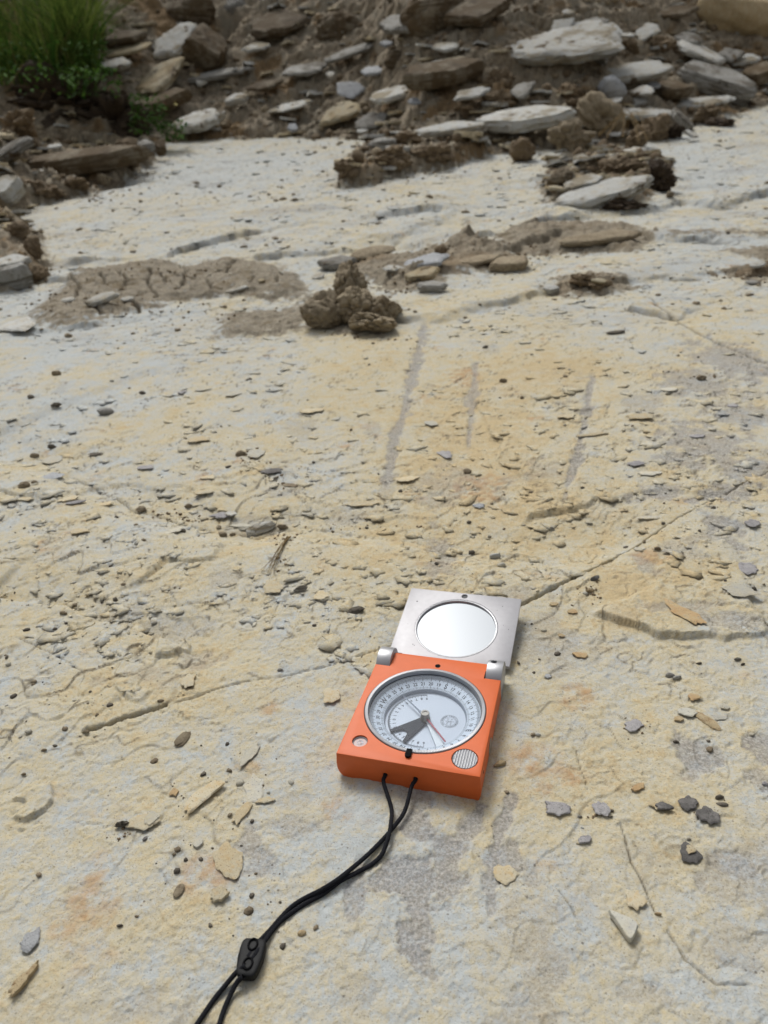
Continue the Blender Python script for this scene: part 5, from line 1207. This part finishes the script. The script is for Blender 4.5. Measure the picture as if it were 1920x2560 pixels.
def line(P, a, b_, w, z):
    a = np.array(a); b_ = np.array(b_); d = b_-a; d /= np.linalg.norm(d); t = np.array([-d[1], d[0]])*w/2
    P.add([(*(a-t), z), (*(a+t), z), (*(b_+t), z), (*(b_-t), z)], [[0, 1, 2, 3]])
for r_, wd in ((.75, .12), (1.15, .12)):
    circ(pc, (EC[0], EC[1]-1.2), r_, wd, -7.94, 16, 0, math.pi); line(pc, (EC[0]-r_, EC[1]-1.2), (EC[0]-r_, EC[1]-2.8), wd, -7.94); line(pc, (EC[0]+r_, EC[1]-1.2), (EC[0]+r_, EC[1]-2.8), wd, -7.94)
zz = [(-2.3, .2), (-1.5, -.3), (-.9, .5), (-.2, -.2), (.5, .5), (1.1, -.3), (1.9, .3), (2.4, -.1)]
for p_, q_ in zip(zz, zz[1:]): line(pc, (EC[0]+p_[0], EC[1]+p_[1]), (EC[0]+q_[0], EC[1]+q_[1]), .16, -7.94)
circ(pc, (EC[0]-1.0, EC[1]+1.6), .38, .12, -7.94, 12); circ(pc, (EC[0]+1.0, EC[1]+1.6), .38, .12, -7.94, 12)
pc.build('plate_print', INK, dplate)
def plate(name, pts, z, th, mat, parent=comp):
    bm = bmesh.new(); t_ = [bm.verts.new(L(p[0], p[1], z)) for p in pts]; b_ = [bm.verts.new(L(p[0], p[1], z-th)) for p in pts]; n = len(pts)
    for i in range(n): bm.faces.new([t_[i], t_[(i+1) % n], b_[(i+1) % n], b_[i]])
    bm.faces.new(t_); bm.faces.new(b_[::-1]); return bm_obj(name, bm, mat, parent)
def polar(a, r_): return (DC[0]+r_*math.cos(math.radians(a)), DC[1]+r_*math.sin(math.radians(a)))
plate('pendulum', [polar(150, 2.0), (19.0, 27.6), (19.6, 25.9), (25.4, 29.2), (27.2, 28.6), (28.4, 26.6), (27.4, 21.4), (28.9, 20.6), (36.2, 36.0), (36, 39)], -6.9, .35, PEN)
plate('reflection_wedge', [(35.2, 38), (45.0, 20.3), (48.6, 22.0), (37.2, 38.4)], -6.6, .25, plain('reflection_pale', (.62, .66, .68), .3))  # pale plate standing in for the reflection and shadow wedge by the red needle
nA = math.atan2(50.6-DC[1], 21.6-DC[0]); nd = np.array([math.cos(nA), math.sin(nA)]); nt_ = np.array([-nd[1], nd[0]])
def npt(r_, w): q = np.array(DC)+nd*r_+nt_*w; return (q[0], q[1])
plate('needle', [npt(1.5, .9), npt(5.0, .75), npt(5.2, .45), npt(19.2, .25), npt(19.8, 0), npt(19.2, -.25), npt(5.2, -.45), npt(5, -.75), npt(1.5, -.9)], -5.3, .25, NDL)
nA = math.atan2(22.8-DC[1], 49.6-DC[0]); nd = np.array([math.cos(nA), math.sin(nA)]); nt_ = np.array([-nd[1], nd[0]])
plate('needle', [npt(1.5, .6), npt(4, .5), npt(5, .42), npt(20.4, .42), npt(20.8, 0), npt(20.4, -.42), npt(5, -.42), npt(4, -.5), npt(1.5, -.6)], -5.3, .25, RED)['label'] = 'red half of the needle'
lathe('pivot_cap', [(2.7, -8.0), (2.7, -6.2), (2.3, -5.2), (2.3, -3.2), (2.1, -2.8), (1.3, -2.8), (1.1, -3.2), (0, -3.2)], DC, BRS, 48)
# bubble level, push button, pins
lathe('level_rim', [(3.85, -.9), (3.5, -.7), (3.2, -1.0), (3.1, -2.5)], (8.9, 10.2), ALU, 48)
bm = bmesh.new(); cyl(bm, (8.9, 10.2), 3.3, -2.55, -1.3, 32); lv = bm_obj('bubble_level', bm, LILAC, comp, True)
def tor(r_, w, c, z): return lathe('level_ring', [(r_+w, z), (r_, z+w), (r_-w, z)], c, DIAL, 32, lv)
tor(1.5, .18, (8.9, 10.2), -1.28); tor(.8, .15, (9.1, 10.4), -1.28)
bm = bmesh.new(); R_ = 5.95; nrib = 9; seg = 96; V = []; rings = [.2, .4, .6, .8, .93, 1]
def ribz(u): return -.45+.55*abs(math.sin((u/R_)*nrib*math.pi/2))
gridn = 97; V = []; idx = {}
for i in range(gridn):
    for j in range(33):
        u = -R_+2*R_*i/(gridn-1); hw = math.sqrt(max(R_*R_-u*u, 1e-6)); v_ = -hw+2*hw*j/32; V.append((61.2+u*.97+v_*.24*0, 9.5+v_, ribz(u)))
F = [[i*33+j, (i+1)*33+j, (i+1)*33+j+1, i*33+j+1] for i in range(gridn-1) for j in range(32)]
mesh_np('push_button', lm_(V), np.array(F), ALU, True, comp)
lathe('button_rim', [(5.95, -1.5), (5.95, -.15), (5.7, -.3)], (61.2, 9.5), ALU, 64)
bm = bmesh.new(); cyl(bm, (34.5, 73.4), 1.5, -2.4, .1, 24); bm_obj('index_pin', bm, BLK, comp, True)
bm = bmesh.new(); cyl(bm, (34.5, 5.6), 1.55, -.5, 1.3, 24); bmesh.ops.create_cube(bm, size=1, matrix=Matrix.Translation(L(34.5, 7.3, .45)) @ Matrix.Diagonal((.0027, .0034, .0019, 1))); bm_obj('index_pin', bm, BLK, comp, True)
# side window and sighting notch on the right side
bm = bmesh.new(); cyl(bm, (28, -8), 4.2, 69.9, 70.6, 40, 'X'); sw = bm_obj('side_window', bm, plain('side_window_grey', (.22, .20, .16), .3), comp, True)
bm = bmesh.new(); cyl(bm, (7.5, -4.5), .7, 70.0, 70.5, 16, 'X'); bm_obj('side_screw', bm, BLK, comp)
# black bar standing in for the shade in the gap beside the right lug
bm = bmesh.new(); bmesh.ops.create_cube(bm, size=1, matrix=Matrix.Translation(L(61.2, 71.0, .05)) @ Matrix.Diagonal((.0005, .0055, .0006, 1))); bm_obj('hinge_gap_shade', bm, BLK, comp)

# ------------------------------------------------------------------ lanyard
CORD, nt, b = newmat('black_braided_cord'); tc = N(nt, 'TexCoord')
wv = noise(nt, tc.outputs['Object'], 2600, 2, .5); nt.links.new(ramp(nt, wv, .35, .7, (.004, .004, .006, 1), (.016, .017, .022, 1)), b.inputs['Base Color']); b.inputs['Roughness'].default_value = .85; b.inputs['Specular IOR Level'].default_value = .2; bump(nt, b, wv, .0003, .9)
lan = bpy.data.objects.new('lanyard', None); COL.objects.link(lan)
tag(lan, 'black cord lanyard with a sliding toggle trailing from the front of the compass', 'lanyard')
def zq(X_, Y_): return (460+X_*.3978, 1900+Y_*.3978)
RC = .00098
def cordpath(pix, lifts, start=None):
    pts = []
    for (a, b_), lf in zip(pix, lifts):
        px, py = zq(a, b_); P = near_pos(px, py); d = pixray(px, py); z = H(P[0], P[1])+RC+lf; P = CAM+d*((z-CAMZ)/d[2]); pts.append(P)
    if start is not None: pts = [P_(s) for s in start]+pts
    return smooth_path(pts, len(pts)*10)
lan.location = P_((31, -12, -THK))
def cord(path):
    V, F = tube(path, RC*(1+.035*np.sin(np.arange(len(path))*1.9)), 12); V = V-np.array(lan.location); return mesh_np('cord', V, F, CORD, True, lan)
cord(cordpath([(1302, 300), (1300, 400), (1282, 490), (1245, 590), (1180, 655), (1090, 705), (985, 760), (880, 838), (770, 898), (670, 965), (590, 1030), (520, 1120), (465, 1200), (430, 1250)], [.001, .0022, .0024, .0006, 0, 0, .0006, .0004, 0, 0, 0, .001, .003, .003], [(24.2, 3, -9.0), (24.2, -1.0, -9.0), (24.6, -4.5, -9.6)]))
cord(cordpath([(1385, 325), (1310, 430), (1245, 505), (1150, 600), (1050, 685), (960, 755), (860, 818), (760, 868), (680, 920), (610, 990), (545, 1065), (475, 1140), (430, 1200), (400, 1240)], [.002, .0008, .0006, .0008, .001, .0022, .0016, .0004, 0, 0, .0006, .0014, .003, .003], [(39.2, 3, -8.2), (39.2, -1.2, -8.2), (38.2, -4.2, -9.2)]))
cord(cordpath([(390, 1290), (330, 1335), (270, 1405), (200, 1490), (130, 1590), (70, 1680), (0, 1790), (-80, 1900)], [.004, .0025, .001, 0, 0, 0, 0, 0]))
cord(cordpath([(375, 1360), (335, 1395), (295, 1470), (255, 1560), (225, 1650), (195, 1750), (170, 1900)], [.004, .0025, .001, 0, 0, 0, 0]))
# toggle: rounded block with two holes
Pt = near_pos(*zq(405, 1312)); Pt2 = near_pos(*zq(435, 1190)); Pt3 = near_pos(*zq(372, 1430)); ax = (Pt2-Pt3)[:2]; ang = math.atan2(ax[1], ax[0])-math.pi/2; ln = np.hypot(*ax)*.95
V, F = ico(4); V = V.copy(); sgn = np.sign(V); V = sgn*np.abs(V)**.35; V *= np.array([.0050, ln/2*1.08, .0022]); V[:, 0] *= 1-.22*np.clip(-V[:, 1]/(ln/2), 0, 1)
c_, s_ = math.cos(ang), math.sin(ang); Vr = np.column_stack([V[:, 0]*c_-V[:, 1]*s_, V[:, 0]*s_+V[:, 1]*c_, V[:, 2]])
tg = mesh_np('toggle', Vr+np.array([Pt[0]+.001, Pt[1]+.002, H(Pt[0], Pt[1])+.0026])-np.array(lan.location), F, plain('toggle_plastic', (.006, .0065, .007), .6, 0, .0002, 900, 0, .25), True, lan)
for dv, dz in ((.0045, .0), (-.003, .0)):
    V, F = tube([np.array([math.cos(t_)*.0017, math.sin(t_)*.0022, 0]) for t_ in np.linspace(0, 2*math.pi, 20)], .00045, 6)
    Vr = np.column_stack([V[:, 0]*c_-(V[:, 1]+dv)*s_, V[:, 0]*s_+(V[:, 1]+dv)*c_, V[:, 2]])
    mesh_np('toggle_eyelet', Vr+np.array([Pt[0]+.001, Pt[1]+.002, H(Pt[0], Pt[1])+.0050])-np.array(lan.location), F, BLK, True, tg)
print('TRIS', sum(len(o.data.polygons)*(2 if len(o.data.polygons) and o.data.polygons[0].loop_total == 4 else 1) for o in bpy.data.objects if o.type == 'MESH'))
